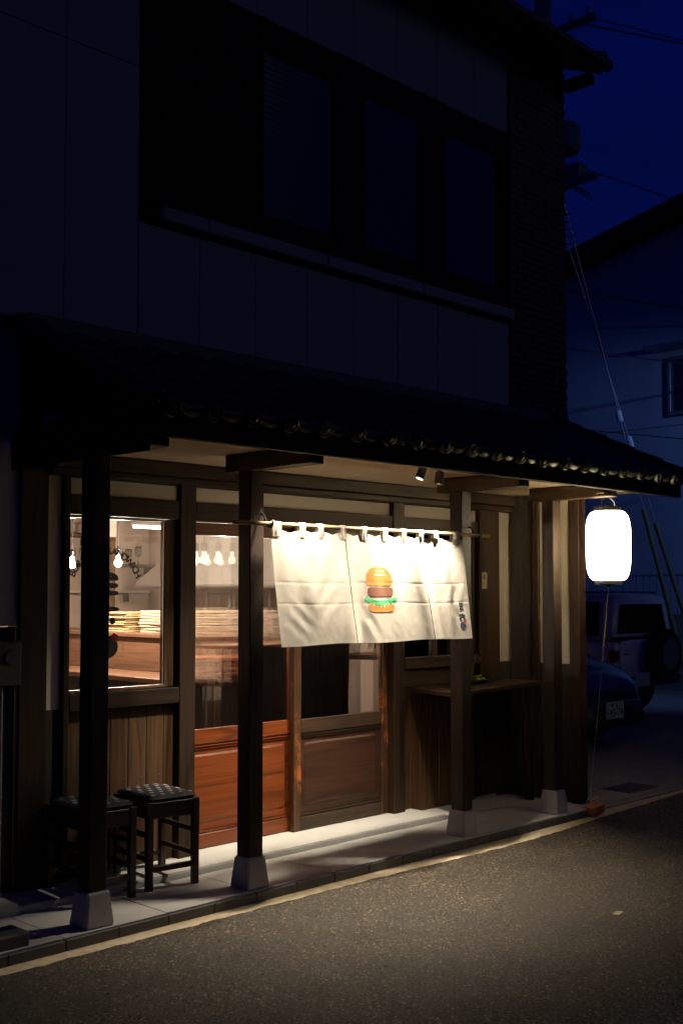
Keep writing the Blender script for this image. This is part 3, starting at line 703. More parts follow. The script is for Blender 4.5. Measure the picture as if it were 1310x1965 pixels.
for i in range(7):
    u = 4.75 + i * .23; t = thing('bowl_stack', ['first', 'second', 'third', 'fourth', 'fifth', 'sixth', 'seventh'][i] + ' bowl stack from the left on the high kitchen shelf', 'bowls', (u, 9.44, 2.141), 'bowl stacks on the high shelf')
    for q in range(2 + (i * 3) % 4): MB().lathe([(.03, 0), (.04, .005), (.075, .035), (.07, .035), (.03, .012)], (u, 9.44, 2.141 + q * .022), 16, True, True).build('bowl', ['ceramic', 'wpaper', 'jar_brown'][i % 3], t, smooth=True)
# things on the bar ledge
def stack(name, label, cat, u, n, w, d, count, dz, mat, jit=.006, z0=1.296, piece='sheet', rz=0):
    t = empty(name, (0, 0, 0)); tag(t, label, cat)
    for i in range(count):
        k = MB(); f = 1 - rnd.uniform(0, .06)
        k.box(-w / 2 * f, w / 2 * f, -d / 2 * f, d / 2 * f, i * dz, i * dz + dz * .72)
        o = k.build(piece, mat, t, min(.003, dz * .2)); o.location.x += rnd.uniform(-jit, jit); o.location.y += rnd.uniform(-jit, jit); o.rotation_euler.z = rnd.uniform(-.06, .06)
    t.location = (u, n, z0); t.rotation_euler.z = rz; return t
stack('paper_bag_stack', 'messy pile of folded kraft paper bags on the bar ledge beside the dark post', 'paper bags', 5.15, 7.35, .28, .42, 9, .017, 'paper', .02)
stack('plate_stack', 'stack of square brown trays on the bar ledge by the window', 'trays', 5.17, 6.86, .26, .30, 8, .021, 'ceramic', .008)
stack('napkin_stack', 'tall pale napkin stack near the right edge of the shop window', 'napkins', 5.13, 6.60, .15, .16, 10, .016, 'wpaper', .003)
stack('napkin_stack', 'rightmost pale napkin stack at the edge of the shop window', 'napkins', 5.13, 6.40, .15, .16, 10, .017, 'wpaper', .003)
stack('tray_stack', 'stacked trays on the ledge blurred behind the red door glass', 'trays', 5.15, 5.98, .28, .34, 9, .02, 'ceramic', .012)
stack('box_stack', 'small boxes stacked at the end of the bar ledge behind the noren', 'boxes', 5.2, 5.80, .18, .14, 4, .04, 'wpaper', .01)
t = stack('basket_stack', 'orange plates piled on the lower bar top behind the red door glass', 'plates', 4.80, 5.98, .26, .40, 5, .032, 'copper', .004, 1.021, 'plate')
t = thing('sauce_bottle', 'small green bottle with pale label on the bar ledge', 'bottle', (5.2, 7.12, 1.296))
MB().lathe([(.028, 0), (.03, .01), (.03, .10), (.012, .14), (.011, .165)], (5.28, 7.02, 1.296), 14).build('bottle_body', 'glass', t, smooth=True)
MB().lathe([(.0305, .03), (.0305, .09)], (5.28, 7.02, 1.296), 14, False, False).build('paper_label', 'wpaper', t); MB().lathe([(.014, .166), (.014, .195), (.008, .20)], (5.28, 7.02, 1.296), 12).build('cap', 'green_glass', t)
sf = thing('storage_rack', 'rack of boxes standing behind the ribbed glass of the brown door', 'rack', (6.4, 6.2, PLAT + .03))
for zz in (.45, .85, 1.25): bx('shelf_board', 6.2, 6.95, 6.6, 7.0, zz, zz + .02, 'steel', sf, .003)
for a in (6.21, 6.94):
    for b in (6.61, 6.99): bx('upright', a - .01, a + .01, b - .01, b + .01, PLAT + .03, 1.6, 'steel', sf, .002)
for i, (u, z, h, m) in enumerate(((6.35, .872, .22, 'wpaper'), (6.65, .872, .26, 'ceramic'), (6.38, .472, .24, 'paper'), (6.7, .472, .2, 'wpaper'), (6.4, 1.272, .2, 'wpaper'))):
    o = bx('storage_box', u - .12, u + .12, 6.64, 6.92, z, z + h, m, None, .004); tag(o, ['white box on the left of the middle rack shelf', 'cream box on the right of the middle rack shelf', 'brown box on the left of the lowest rack shelf', 'white box on the right of the lowest rack shelf', 'white box alone on the top rack shelf'][i], 'box')
# on the counter window's inner sill
si = thing('serving_ledge', 'inner wooden ledge below the hanging cards of the counter window', 'ledge', (6.25, 5.4, 1.1))
bx('board', 5.85, 6.65, 5.245, 5.52, 1.13, 1.155, 'beamX', si, .003); bx('support', 5.9, 6.6, 5.26, 5.29, PLAT + .03, 1.128, 'bar_dark', si, .002)
tag(MB().hexa([(5.95, 5.30, 1.156), (6.15, 5.28, 1.156), (6.16, 5.42, 1.156), (5.96, 5.44, 1.156), (5.95, 5.30, 1.160), (6.15, 5.28, 1.160), (6.16, 5.42, 1.160), (5.96, 5.44, 1.160)]).build('paper_menu', 'copper'), 'orange paper menu lying on the ledge inside the counter window', 'menu')
for i, (u, n) in enumerate(((6.13, 5.26), (6.27, 5.27))):
    k = MB(); k.lathe([(.026, 0), (.03, .004), (.03, .03), (.027, .03), (.026, .006)], (u, n, 1.157), 16, True, True)
    tag(k.build('glass_jar', 'glass', None, smooth=True), ['small glass jar just beside the orange paper menu', 'small glass jar under the hanging white card'][i], 'jar')
for i, (u, z0, z1, n) in enumerate(((5.90, 1.21, 1.34, 5.30), (6.13, 1.25, 1.36, 5.30), (6.30, 1.23, 1.34, 5.30))):
    t = thing('hanging_card', ['white card hanging nearest the door in the counter window', 'middle white card hanging in the counter window', 'white card hanging beside the lit front post in the counter window'][i], 'card', (u, n, z0))
    bx('sheet', u - .035, u + .035, n, n + .002, z0, z1, 'wpaper', t, 0); MB().tube([(u, n + .001, z1), (u, n + .001, 2.1)], .0012, 4).build('string', 'cord', t)
tc = thing('wall_card', 'small white notice card on the dark timber behind the noren pole', 'card', (6.72, 5.09, 1.6))
bx('sheet', 6.68, 6.74, 5.094, 5.097, 1.62, 1.74, 'wpaper', tc, 0); bx('print', 6.70, 6.715, 5.0925, 5.0938, 1.69, 1.72, 'black_vinyl', tc, 0)

# ================================================================== NOREN
PY, PZ = 4.345, 1.945
npole = thing('noren_pole', 'slim bamboo pole hung across the two middle posts', 'pole', (4.7, PY, PZ))
k = MB(); N = 16
pp = [(3.69 + (5.765 - 3.69) * i / N, PY, PZ) for i in range(N + 1)]
k.tube(pp, .0115, 12, cap=False); k.build('shaft', 'pole', npole, smooth=True)
for u in (3.69, 5.765): MB().tube([(u - .003, PY, PZ), (u + .003, PY, PZ)], .0120, 14, cap=False).build('rim', 'pole', npole); 
for u in (3.695, 5.76): MB().tube([(u - .001, PY, PZ), (u + .001, PY, PZ)], .0085, 14).build('hollow_end', 'black_vinyl', npole)
for u in (4.15, 4.62, 5.1, 5.55): MB().tube([(u - .003, PY, PZ), (u + .003, PY, PZ)], .0128, 14).build('node_ring', 'pole', npole)
for u in (3.935, 5.668):
    MB().tube([(u, 4.423, 2.0), (u, 4.40, 1.995), (u, 4.36, PZ - .016), (u, PY - .008, PZ - .016), (u, PY - .018, PZ), (u, PY - .016, PZ + .02)], .005, 8).build('hook', 'black_metal', npole, smooth=True)
nor = thing('noren', 'cream cotton noren curtain printed with a hamburger hanging across the doorway', 'curtain', (4.7, PY, 1.3))
CT = 1.918; CB = 1.322
TABS = [3.968, 4.151, 4.283, 4.455, 4.629, 4.797, 4.957, 5.11, 5.243, 5.43]
def gauss(x, c, s): return math.exp(-((x - c) / s) ** 2)
def noren_pt(u, z, off=0.0):
    t = (CT - z) / (CT - CB)                      # 0 top .. 1 bottom
    y = PY - .006 - .075 * t ** 1.1
    y += .004 * (1 - t) * math.cos((u - 3.93) * 2 * math.pi / .165)
    y += .008 * t * math.sin((u - 3.93) * 8.6 + .8)
    # long folds
    y += -.010 * gauss(u, 4.42 + .03 * t, .06) * (.3 + t) + .012 * gauss(u, 4.52 + .02 * t, .05) * (.25 + t)
    y += -.021 * gauss(u, 5.045 + .055 * t, .05) * (.6 + .4 * t) + .025 * gauss(u, 5.165 + .075 * t, .055) * (.6 + .4 * t)
    y += -.006 * gauss(u, 5.285 + .02 * t, .035) + .006 * gauss(u, 5.355 + .02 * t, .035)
    y += -.006 * gauss(u, 4.15 + .25 * (t - .5), .06) * (1 - abs(2 * t - 1)) + .006 * gauss(u, 4.30 - .25 * (t - .5), .05) * (1 - abs(2 * t - 1))
    # drag wrinkles and small crumple
    for a, b, s in ((4.08, 1.45, .9), (4.3, 1.55, -.8), (5.42, 1.5, .6), (5.36, 1.6, -.5), (4.6, 1.42, .6)):
        q = (u - a) * .8 + (z - b) * s; y += .0014 * math.sin(q * 70) * gauss(math.hypot(u - a, z - b), 0, .10)
    y += .0022 * mnoise.noise(Vector((u * 7, z * 5, 1))) + .0005 * mnoise.noise(Vector((u * 27 + z * 9, z * 22, 4)))
    y += .00015 * mnoise.noise(Vector((u * 70, z * 60, 9))) * (1.4 if u > 5.2 else 1)
    # ironed fold creases
    for zc in (1.645, 1.535): y += .0009 * max(0, 1 - abs(z - zc - .004 * math.sin(u * 7)) / .009)
    return Vector((u + .012 * t, y - off, z))
panels = [(3.932, 4.466, 140), (4.474, 5.098, 160), (5.104, 5.492, 120)]
ncloth = []
for a, b, nu in panels:
    def fn(i, j, a=a, b=b):
        u = a + (b - a) * i
        near = min(TABS, key=lambda q: abs(q - u)); sag = .014 * min(1, (abs(near - u) / .08)) ** 2
        top = CT - sag; bot = CB + .004 * math.sin(u * 9)
        return noren_pt(u, bot + (top - bot) * j)
    ncloth.append(MB().grid(fn, nu, 130).build('cloth_panel', 'cloth', nor, smooth=True, recalc=False))
for i, u in enumerate(TABS):
    w = .030 if i in (0, 9) else .019
    bot = noren_pt(u, CT - .03)
    path = [(PY - .018 if False else bot.y - .003, CT - .035), (PY - .0145, CT - .004), (PY - .0150, PZ), (PY - .010, PZ + .0125), (PY, PZ + .0155), (PY + .010, PZ + .0125), (PY + .0150, PZ), (PY + .0120, CT - .002), (bot.y + .004, CT - .035)]
    def tf(s, t, u=u, w=w, path=path):
        f = t * (len(path) - 1); q = min(int(f), len(path) - 2); f -= q
        y = path[q][0] * (1 - f) + path[q + 1][0] * f; z = path[q][1] * (1 - f) + path[q + 1][1] * f
        return (u - w + 2 * w * s + .004 * math.sin(t * 9 + u * 40), y + .002 * math.sin(s * 9 + t * 5), z)
    MB().grid(tf, 6, 24).build('loop_tab', 'cloth', nor, smooth=True, recalc=False)
    MB().grid(lambda s, t, u=u, w=w: noren_pt(u - w * .95 + 1.9 * w * s, CT - .037 + .004 * t, .0035), 6, 1).build('stitch', 'patty', nor, recalc=False)
def cloth_patch(u0, u1, zlo, zhi, nm, mat, n=26, m=10, off=.0016):
    def fn(i, j):
        u = u0 + (u1 - u0) * i; return noren_pt(u, zlo(u) + (zhi(u) - zlo(u)) * j, off)
    return MB().grid(fn, n, m).build(nm, mat, nor, smooth=True, recalc=False)
BU = 4.712; BW = .108
def bun_hi(u):
    return 1.631 + .105 * max(0, 1 - abs((u - BU) / (BW + .001)) ** 2.5) ** .55
lo, hi = dome_shape(BU - BW, BU + BW, 1.633, 1.737); cloth_patch(BU - BW, BU + BW, lo, hi, 'bun_print', 'bun', 34, 14)
for r_ in range(2):
    for c_ in range(4 + r_):
        u = BU - .018 + c_ * .021 - r_ * .011; z = 1.712 - r_ * .020
        cloth_patch(u - .0042, u + .0042, lambda q, z=z: z - .0045, lambda q, z=z: z + .0045, 'seed_print', 'seed', 2, 2, .0028)
lo, hi = slab_shape(BU - BW + .002, BU + BW - .002, 1.572, 1.624, 4.5); cloth_patch(BU - BW + .002, BU + BW - .002, lo, hi, 'patty_print', 'patty', 34, 8)
def let_lo(u):
    s = (u - BU) / .132; base = 1.551 - .020 * (1 - s * s)
    return base + .007 * math.sin(s * 26) - .006 * (1 - abs(s))
def let_hi(u):
    s = (u - BU) / .132; return 1.566 - .016 * (1 - s * s) + .010 * abs(s) ** 3 - (.012 * max(0, abs(s) - .9) / .1)
cloth_patch(BU - .132, BU + .132, let_lo, lambda u: max(let_hi(u), let_lo(u) + .0005), 'lettuce_print', 'lettuce', 60, 5)
lo, hi = slab_shape(BU - BW + .004, BU + BW - .004, 1.486, 1.545, 4.0)
def bb_hi(u):
    s = (u - BU) / .132; return max(lo(u) + .0005, min(hi(u), let_lo(u) - .008))
cloth_patch(BU - BW + .004, BU + BW - .004, lo, bb_hi, 'bun_print', 'bun', 60, 8)
SU = 5.418
for z0, z1, w in ((1.521, 1.533, .020), (1.504, 1.514, .021), (1.488, 1.497, .021), (1.452, 1.463, .029)):
    lo, hi = slab_shape(SU - w, SU + w, z0, z1, 3); cloth_patch(SU - w, SU + w, lo, hi, 'logo_print', 'navy_print', 10, 3)
lo, hi = slab_shape(SU - .004, SU + .010, 1.460, 1.470, 3); cloth_patch(SU - .004, SU + .010, lo, hi, 'logo_print', 'navy_print', 6, 3, .0022)
for du in (-.017, .017):
    lo, hi = slab_shape(SU + du - .009, SU + du + .009, 1.428, 1.444, 2); cloth_patch(SU + du - .009, SU + du + .009, lo, hi, 'logo_print', 'navy_print', 8, 3)
lo, hi = slab_shape(SU - .025, SU + .025, 1.372, 1.420, 2); cloth_patch(SU - .025, SU + .025, lo, hi, 'logo_print', 'navy_print', 16, 6)
lo, hi = slab_shape(SU + .008, SU + .024, 1.404, 1.420, 2); cloth_patch(SU + .008, SU + .024, lo, hi, 'logo_print', 'red_vinyl', 8, 4, .0026)

# ================================================================== LAMPS
def spotlight(u, n, z, aim, label, watts, angle, blend=.5, vis_r=.030):
    t = thing('spotlight', label, 'spotlight', (u, n, z + .06), 'spotlights under the porch eave')
    d = (Vector(aim) - Vector((u, n, z))).normalized(); q = d.to_track_quat('-Z', 'Y')
    k = MB(); k.lathe([(.018, .045), (.026, .04), (.028, -.034), (.025, -.034), (.024, -.024)], (0, 0, 0), 20, True, False)
    b = k.build('housing', 'black_metal', t, smooth=False, origin=(0, 0, 0)); b.location = Vector((u, n, z)) - ORG[t.name]; b.rotation_euler = q.to_euler()
    k = MB(); k.lathe([(.0235, -.026), (.0235, -.0255)], (0, 0, 0), 20); c = k.build('lens', 'spot_lens', t, origin=(0, 0, 0)); c.location = b.location; c.rotation_euler = b.rotation_euler
    MB().tube([(u, n, z + .02), (u, n, 2.314)], .006, 8).build('stem', 'black_metal', t)
    L = bpy.data.lights.new('spot_beam', 'SPOT'); L.energy = watts; L.spot_size = R(angle); L.spot_blend = blend; L.shadow_soft_size = .022; L.color = (1, .85, .64)
    lo_ = bpy.data.objects.new('beam', L); link(lo_, Vector((u, n, z)) + d * .036, t); lo_.rotation_euler = q.to_euler()
    return t
spotlight(4.95, 4.20, 2.264, (4.40, 4.28, 1.2), 'black spotlight tilted to the left, first of the pair under the eave', 150, 88, 1.0)
spotlight(5.215, 4.285, 2.262, (4.88, 4.36, 0), 'black spotlight pointing straight down, right of the pair beside the lit bracket', 385, 94, 1.0)
spotlight(4.10, 4.245, 2.288, (4.32, 4.55, 0), 'black spotlight tucked beside the dark bracket above the left end of the noren', 160, 96, 1.0)

lan = thing('paper_lantern', 'glowing white paper lantern hanging under the right end of the eave', 'lantern', (6.685, 4.05, 1.66))
LX, LY = 6.685, 4.05
prof = []
NR = 34
for i in range(NR * 4 + 1):
    t = i / (NR * 4); z = 1.672 + .462 * t
    s = abs(2 * t - 1); sq = (1 - s ** 3.6) ** (1 / 2.2) if s < 1 else 0
    r = .085 + (.148 - .085) * sq - .008 * (1 - t) * (1 - s)
    r += .003 * abs(math.sin(math.pi * i / 4)) - .0015
    prof.append((r, z))
MB().lathe(prof, (LX, LY, 0), 48, False, False).build('paper_shade', 'lantern', lan, smooth=True)
MB().lathe([(.086, 2.133), (.088, 2.137), (.088, 2.165), (.080, 2.165), (.080, 2.137)], (LX, LY, 0), 32, False, False).build('top_ring', 'black_metal', lan)
MB().lathe([(.001, 1.668), (.084, 1.668), (.086, 1.672), (.086, 1.646), (.080, 1.643), (.001, 1.643)], (LX, LY, 0), 32, False, False).build('bottom_ring', 'black_metal', lan)
MB().lathe([(.018, 1.63), (.022, 1.642), (.022, 1.643)], (LX - .05, LY - .02, 0), 12).build('knob', 'iron', lan)
MB().tube([(LX - .086, LY, 2.15), (LX - .082, LY, 2.20), (LX, LY, 2.235), (LX + .082, LY, 2.20), (LX + .086, LY, 2.15)], .003, 6).build('wire_handle', 'black_metal', lan, smooth=True)
MB().tube([(LX, LY, 2.235), (LX, LY, 2.25)], .006, 8).build('hook', 'alu', lan)
hb = bx('lantern_block', LX - .025, LX + .025, LY - .03, LY + .02, 2.17, 2.225, 'plaster', None, .004) if False else None
bx('lantern_arm', 6.55, 6.75, 4.02, 4.07, 2.245, 2.312, 'plank', shop, .004)
L = bpy.data.lights.new('lantern_glow', 'POINT'); L.energy = 60; L.color = (1, .86, .62); L.shadow_soft_size = .045
link(bpy.data.objects.new('glow', L), (LX, LY, 1.9), lan)
cordo = thing('lantern_cord', 'thin pale cord from the lantern down to the orange brick', 'cord', (7.0, 4.42, STREET + .08))
CP0 = Vector((LX, LY, 1.643)); CP1 = Vector((7.03, 4.43, STREET + .07))
MB().tube([CP0 + (CP1 - CP0) * (i / 20) + Vector((0, 0, -.02 * 4 * (i / 20) * (1 - i / 20))) for i in range(21)], .0022, 6).build('line', 'cord', cordo)
for s, (cx, cyy) in enumerate(((7.03, 4.43), (7.06, 4.41))):
    MB().tube([(cx + (.035 + .02 * s) * math.cos(R(a)) , cyy + .02 * math.sin(R(a)), STREET + .085 + .018 * math.sin(R(a * 2))) for a in range(0, 340, 20)], .003, 6).build('loop', 'cord', cordo, smooth=True)
MB().tube([(7.0 + .02 * i, 4.56 + .015 * math.sin(i * 1.3), STREET + .012) for i in range(12)], .003, 6).build('loose_end', 'cord', cordo, smooth=True)
br = MB().box(-.11, .11, -.05, .05, 0, .06).build('brick', 'brick', None, .005, seg=2); br.location = (7.02, 4.40, STREET + .03 - .004); br.rotation_euler.z = R(12)
tag(br, 'single orange brick holding the lantern cord at the end of the porch kerb', 'brick')

# ================================================================== STOOLS
def make_stool(label, loc, rz, clabel):
    t = tag(empty('stool'), label, 'stool', 'stools on the porch'); w, d, H = .15, .185, .44
    for sx in (-1, 1):
        for sy in (-1, 1):
            MB().frustum(sx * (w - .017), sy * (d - .017), 0, H, .016, .018).build('leg', 'stool', t, .002)
    for sy in (-1, 1):
        bx('apron', -w + .036, w - .036, sy * (d - .017) - .011, sy * (d - .017) + .011, H - .085, H - .02, 'stool', t, .002)
        bx('stretcher', -w + .034, w - .034, sy * (d - .017) - .009, sy * (d - .017) + .009, .09, .118, 'stool', t, .002)
    for sx in (-1, 1):
        bx('apron', sx * (w - .017) - .011, sx * (w - .017) + .011, -d + .036, d - .036, H - .085, H - .02, 'stool', t, .002)
        for zz in (.14, .26): bx('stretcher', sx * (w - .017) - .009, sx * (w - .017) + .009, -d + .034, d - .034, zz, zz + .026, 'stool', t, .002)
    bx('seat', -w + .004, w - .004, -d + .004, d - .004, H - .018, H - .004, 'stool', t, .003)
    t.location = loc; t.rotation_euler.z = rz
    c = tag(empty('cushion'), clabel, 'cushion', 'patterned seat cushions')
    a, b, h = .138, .175, .036
    def top(i, j, s=1):
        x, y = (2 * i - 1), (2 * j - 1); e = max(0, (1 - abs(x) ** 6)) ** .35 * max(0, (1 - abs(y) ** 6)) ** .35
        zz = h * (.45 + .55 * e) if s > 0 else h * (.45 - .45 * e)
        return (x * a, y * b, zz + .003 * mnoise.noise(Vector((x * 2, y * 2, s))) * e)
    k = MB(); k.grid(lambda i, j: top(i, j, 1), 24, 24); k.grid(lambda i, j: top(i, j, -1), 24, 24)
    k.build('pad', 'navy', c, smooth=True)
    k = MB()
    rows = 6
    for r in range(rows):
        for q in range(5):
            cx = -a + .03 + q * .056 + (.028 if r % 2 else 0); cyy = -b + .032 + r * .058
            if cx > a - .02: continue
            for dx, dy in ((-.010, 0), (-.004, 0), (.004, 0), (.010, 0), (0, .006), (0, .012), (0, -.006), (0, -.012), (-.006, .007), (.006, .007), (-.006, -.007), (.006, -.007)):
                px, py = cx + dx, cyy + dy; s = .0026
                zz = max(top((px / a + 1) / 2, (py / b + 1) / 2)[2], 0) + .0009
                k.add([(px - s, py - s, zz), (px + s, py - s, zz), (px + s, py + s, zz), (px - s, py + s, zz)], [(0, 1, 2, 3)])
    k.build('cross_pattern', 'white_fab', c)['kind'] = 'stuff'
    c.location = (loc[0], loc[1], loc[2] + H - .004); c.rotation_euler.z = rz + .05
    return t
make_stool('dark wooden stool with its legs clear beside the red sliding door', (3.645, 4.905, PLAT), R(-7), 'navy cross-patterned cushion on the stool nearest the red door')
make_stool('dark wooden stool half hidden behind the dark front post', (3.245, 4.90, PLAT), R(-4), 'navy cross-patterned cushion half hidden behind the dark front post')

# ================================================================== PLANT DISH on the counter
pd = thing('moss_dish', 'dark dish of moss with a dry twig on the counter shelf', 'plant', (6.50, 5.0, .953))
PX, PYY = 6.46, 4.98
MB().lathe([(.05, 0), (.085, .012), (.098, .03), (.095, .034), (.08, .018), (.001, .014)], (PX, PYY, .953), 24, True, False).build('dish', 'dish', pd, smooth=True)
k = MB()
for i in range(26):
    a = rnd.uniform(0, 6.28); rr = rnd.uniform(0, .062); cx, cyy = PX + rr * math.cos(a), PYY + rr * math.sin(a); rad = rnd.uniform(.016, .03)
    cz = .965 + rnd.uniform(0, .04) * (1 - rr / .08)
    k.lathe([(rad * math.sin(R(q)) + .0005, -rad * .8 * math.cos(R(q))) for q in range(0, 181, 30)], (cx, cyy, cz), 8, False, False)
k.build('moss', 'moss', pd, smooth=True)
for i in range(14):
    a = rnd.uniform(0, 6.28); L = rnd.uniform(.05, .085); w = .011; dv = Vector((math.cos(a), math.sin(a), rnd.uniform(.1, .7))).normalized(); s = dv.cross(Vector((0, 0, 1))).normalized() * w
    p = Vector((PX, PYY, .99)); q = p + dv * L
    MB().add([p, p + dv * L * .5 + s, q, p + dv * L * .5 - s, p + dv * L * .5 + Vector((0, 0, -.004))], [(0, 1, 4), (1, 2, 4), (2, 3, 4), (3, 0, 4)]).build('leaf', 'moss', pd)
MB().tube([(PX - .05, PYY, .97), (PX - .035, PYY + .005, 1.06), (PX + .0, PYY + .01, 1.13), (PX + .02, PYY + .01, 1.19)], .0028, 6, taper=.5).build('twig', 'twig', pd)
MB().tube([(PX + .04, PYY + .02, .99), (PX + .06, PYY + .02, 1.10), (PX + .055, PYY + .02, 1.20)], .0018, 6, taper=.5).build('twig', 'leaf_red', pd)
for i in range(9):
    p = Vector((PX + .055 + rnd.uniform(-.02, .02), PYY + .02 + rnd.uniform(-.02, .02), 1.06 + i * .017)); s = .013; a = rnd.uniform(0, 3)
    MB().add([p + Vector((s * math.cos(a), s * math.sin(a), 0)), p + Vector((0, 0, s)), p - Vector((s * math.cos(a), s * math.sin(a), 0)), p - Vector((0, 0, s))], [(0, 1, 2, 3)]).build('red_leaf', 'leaf_red', pd)

# ================================================================== LEFT EDGE: meter on the dark planks
me_ = thing('gas_meter', 'grey meter box on the dark planks at the left edge', 'meter', (2.86, 5.1, 1.2))
bx('case', 2.77, 2.93, 5.03, 5.128, 1.14, 1.36, 'iron', me_, .01); MB().tube([(2.87, 5.03, 1.28), (2.87, 5.022, 1.28)], .035, 16).build('dial', 'iron', me_)
MB().tube([(2.85, 5.09, 1.14), (2.85, 5.09, PLAT)], .012, 8).build('pipe', 'alu', me_)
kb = MB().box(1.6, 2.62, 4.40, 4.55, STREET - .01, .16).build('kerb_block', 'kerb', None, .01); tag(kb, 'low dark concrete kerb block at the bottom left beyond the porch', 'kerb')

# ================================================================== CARS
def loft(sections, mat, name, parent, smooth=True, bevel=0):
    k = MB(); m = len(sections[0]); vs = [p for s in sections for p in s]
    fs = [(i * m + j, i * m + (j + 1) % m, (i + 1) * m + (j + 1) % m, (i + 1) * m + j) for i in range(len(sections) - 1) for j in range(m)]
    fs += [tuple(range(m))[::-1], tuple((len(sections) - 1) * m + j for j in range(m))]
    k.add(vs, fs); o = k.build(name, mat, parent, smooth=smooth, origin=(0, 0, 0))
    return o
def csec(y, w, z0, z1, tw, r=.08):   # rounded cross section: half width w at bottom, tw at top
    return [(-w, y, z0 + r), (-w + r * .6, y, z0), (w - r * .6, y, z0), (w, y, z0 + r), (w * .5 + tw * .5 + .012, y, (z0 + z1) / 2), (tw, y, z1 - r), (tw - r, y, z1 - r * .15), (tw * .5, y, z1 + .012), (0, y, z1 + .016), (-tw * .5, y, z1 + .012), (-tw + r, y, z1 - r * .15), (-tw, y, z1 - r), (-w * .5 - tw * .5 - .012, y, (z0 + z1) / 2)]
def wheel(parent, x, y, r, w):
    t = MB().tube([(x - w / 2, y, r), (x + w / 2, y, r)], r, 24).build('wheel', 'tyre', parent, .015, seg=2)
    MB().tube([(x - w / 2 - .004, y, r), (x + w / 2 + .004, y, r)], r * .58, 18).build('rim', 'rim', t, .008)
def finish_smooth(o, ang=35):
    m = o.modifiers.new('sub', 'SUBSURF'); m.levels = 2; m.render_levels = 2
# --- dark blue compact car, nose towards the street
bc = tag(empty('parked_car'), 'dark blue compact car parked nose out beside the shop', 'car')
body = loft([csec(0.0, .60, .30, .58, .50), csec(.04, .72, .20, .68, .60), csec(.22, .80, .18, .80, .68), csec(.7, .83, .18, .93, .72), csec(1.05, .83, .18, .99, .74), csec(2.2, .83, .18, .98, .74), csec(3.2, .83, .18, .97, .74), csec(3.6, .80, .22, .92, .70), csec(3.68, .70, .35, .80, .6)], 'car_blue', 'body', bc); finish_smooth(body)
cabin = loft([csec(.85, .70, .85, 1.0, .62), csec(1.35, .74, .85, 1.36, .60), csec(1.8, .74, .85, 1.47, .58), csec(2.9, .74, .85, 1.46, .58), csec(3.35, .72, .85, 1.2, .58), csec(3.5, .68, .85, 1.0, .58)], 'car_glass', 'windows', bc); finish_smooth(cabin)
rf = loft([csec(1.55, .56, 1.38, 1.45, .52, .03), csec(1.9, .58, 1.42, 1.50, .55, .03), csec(2.8, .58, 1.42, 1.50, .55, .03), csec(3.0, .55, 1.38, 1.45, .52, .03)], 'car_blue', 'roof', bc)
for x in (-.74, .74):
    for y in (.72, 2.95): wheel(bc, x, y, .29, .17)
loft([csec(-.025, .58, .24, .46, .56, .04), csec(.10, .76, .2, .50, .74, .04)], 'black_metal', 'bumper', bc)
bx('grille', -.36, .36, -.038, -.024, .36, .44, 'black_metal', bc, .01)
for s in (-1, 1): MB().hexa([(s * .42, .015, .52), (s * .64, .06, .54), (s * .68, .25, .60), (s * .44, .18, .58), (s * .42, .02, .62), (s * .63, .07, .64), (s * .67, .26, .70), (s * .44, .19, .68)]).build('headlight', 'alu', bc, .01)
pl = bx('number_plate', -.165, .165, -.05, -.041, .315, .48, 'plate', bc, .004)
text_mesh('45-74', .105, 'plate_green', 'plate_digits', pl, (.022, -.0515, .372), (R(90), 0, 0), .001)
text_mesh('5', .045, 'plate_green', 'plate_digits', pl, (.03, -.0515, .447), (R(90), 0, 0))
bx('plate_mark', -.07, -.03, -.0512, -.0505, .435, .462, 'plate_green', pl, 0); bx('plate_mark', -.145, -.125, -.0512, -.0505, .36, .385, 'plate_green', pl, 0)
bc.location = (9.83, 5.95, STREET + .006)
# --- white boxy off-roader, tail towards the street
sv = tag(empty('parked_suv'), 'white boxy off-road car with a spare wheel on its tailgate', 'car')
def bsec(y, w, z0, z1, tw, r=.05): return csec(y, w, z0, z1, tw, r)
lower = loft([bsec(0, .70, .50, .93, .69), bsec(.03, .735, .44, .95, .72), bsec(.5, .74, .42, .96, .725), bsec(2.3, .74, .42, .96, .725), bsec(3.2, .73, .45, .93, .70), bsec(3.3, .66, .5, .86, .62)], 'car_white', 'body', sv)
up_ = loft([bsec(.035, .70, .955, 1.0, .695), bsec(.06, .70, .955, 1.47, .60), bsec(.12, .70, .955, 1.50, .60), bsec(1.7, .70, .955, 1.52, .60), bsec(2.25, .70, .955, 1.0, .66)], 'car_white', 'cabin', sv)
MB().hexa([(-.60, .028, 1.03), (.60, .028, 1.03), (.60, .06, 1.03), (-.60, .06, 1.03), (-.50, .047, 1.40), (.50, .047, 1.40), (.50, .07, 1.40), (-.50, .07, 1.40)]).build('rear_window', 'car_glass', sv, .012, seg=2)
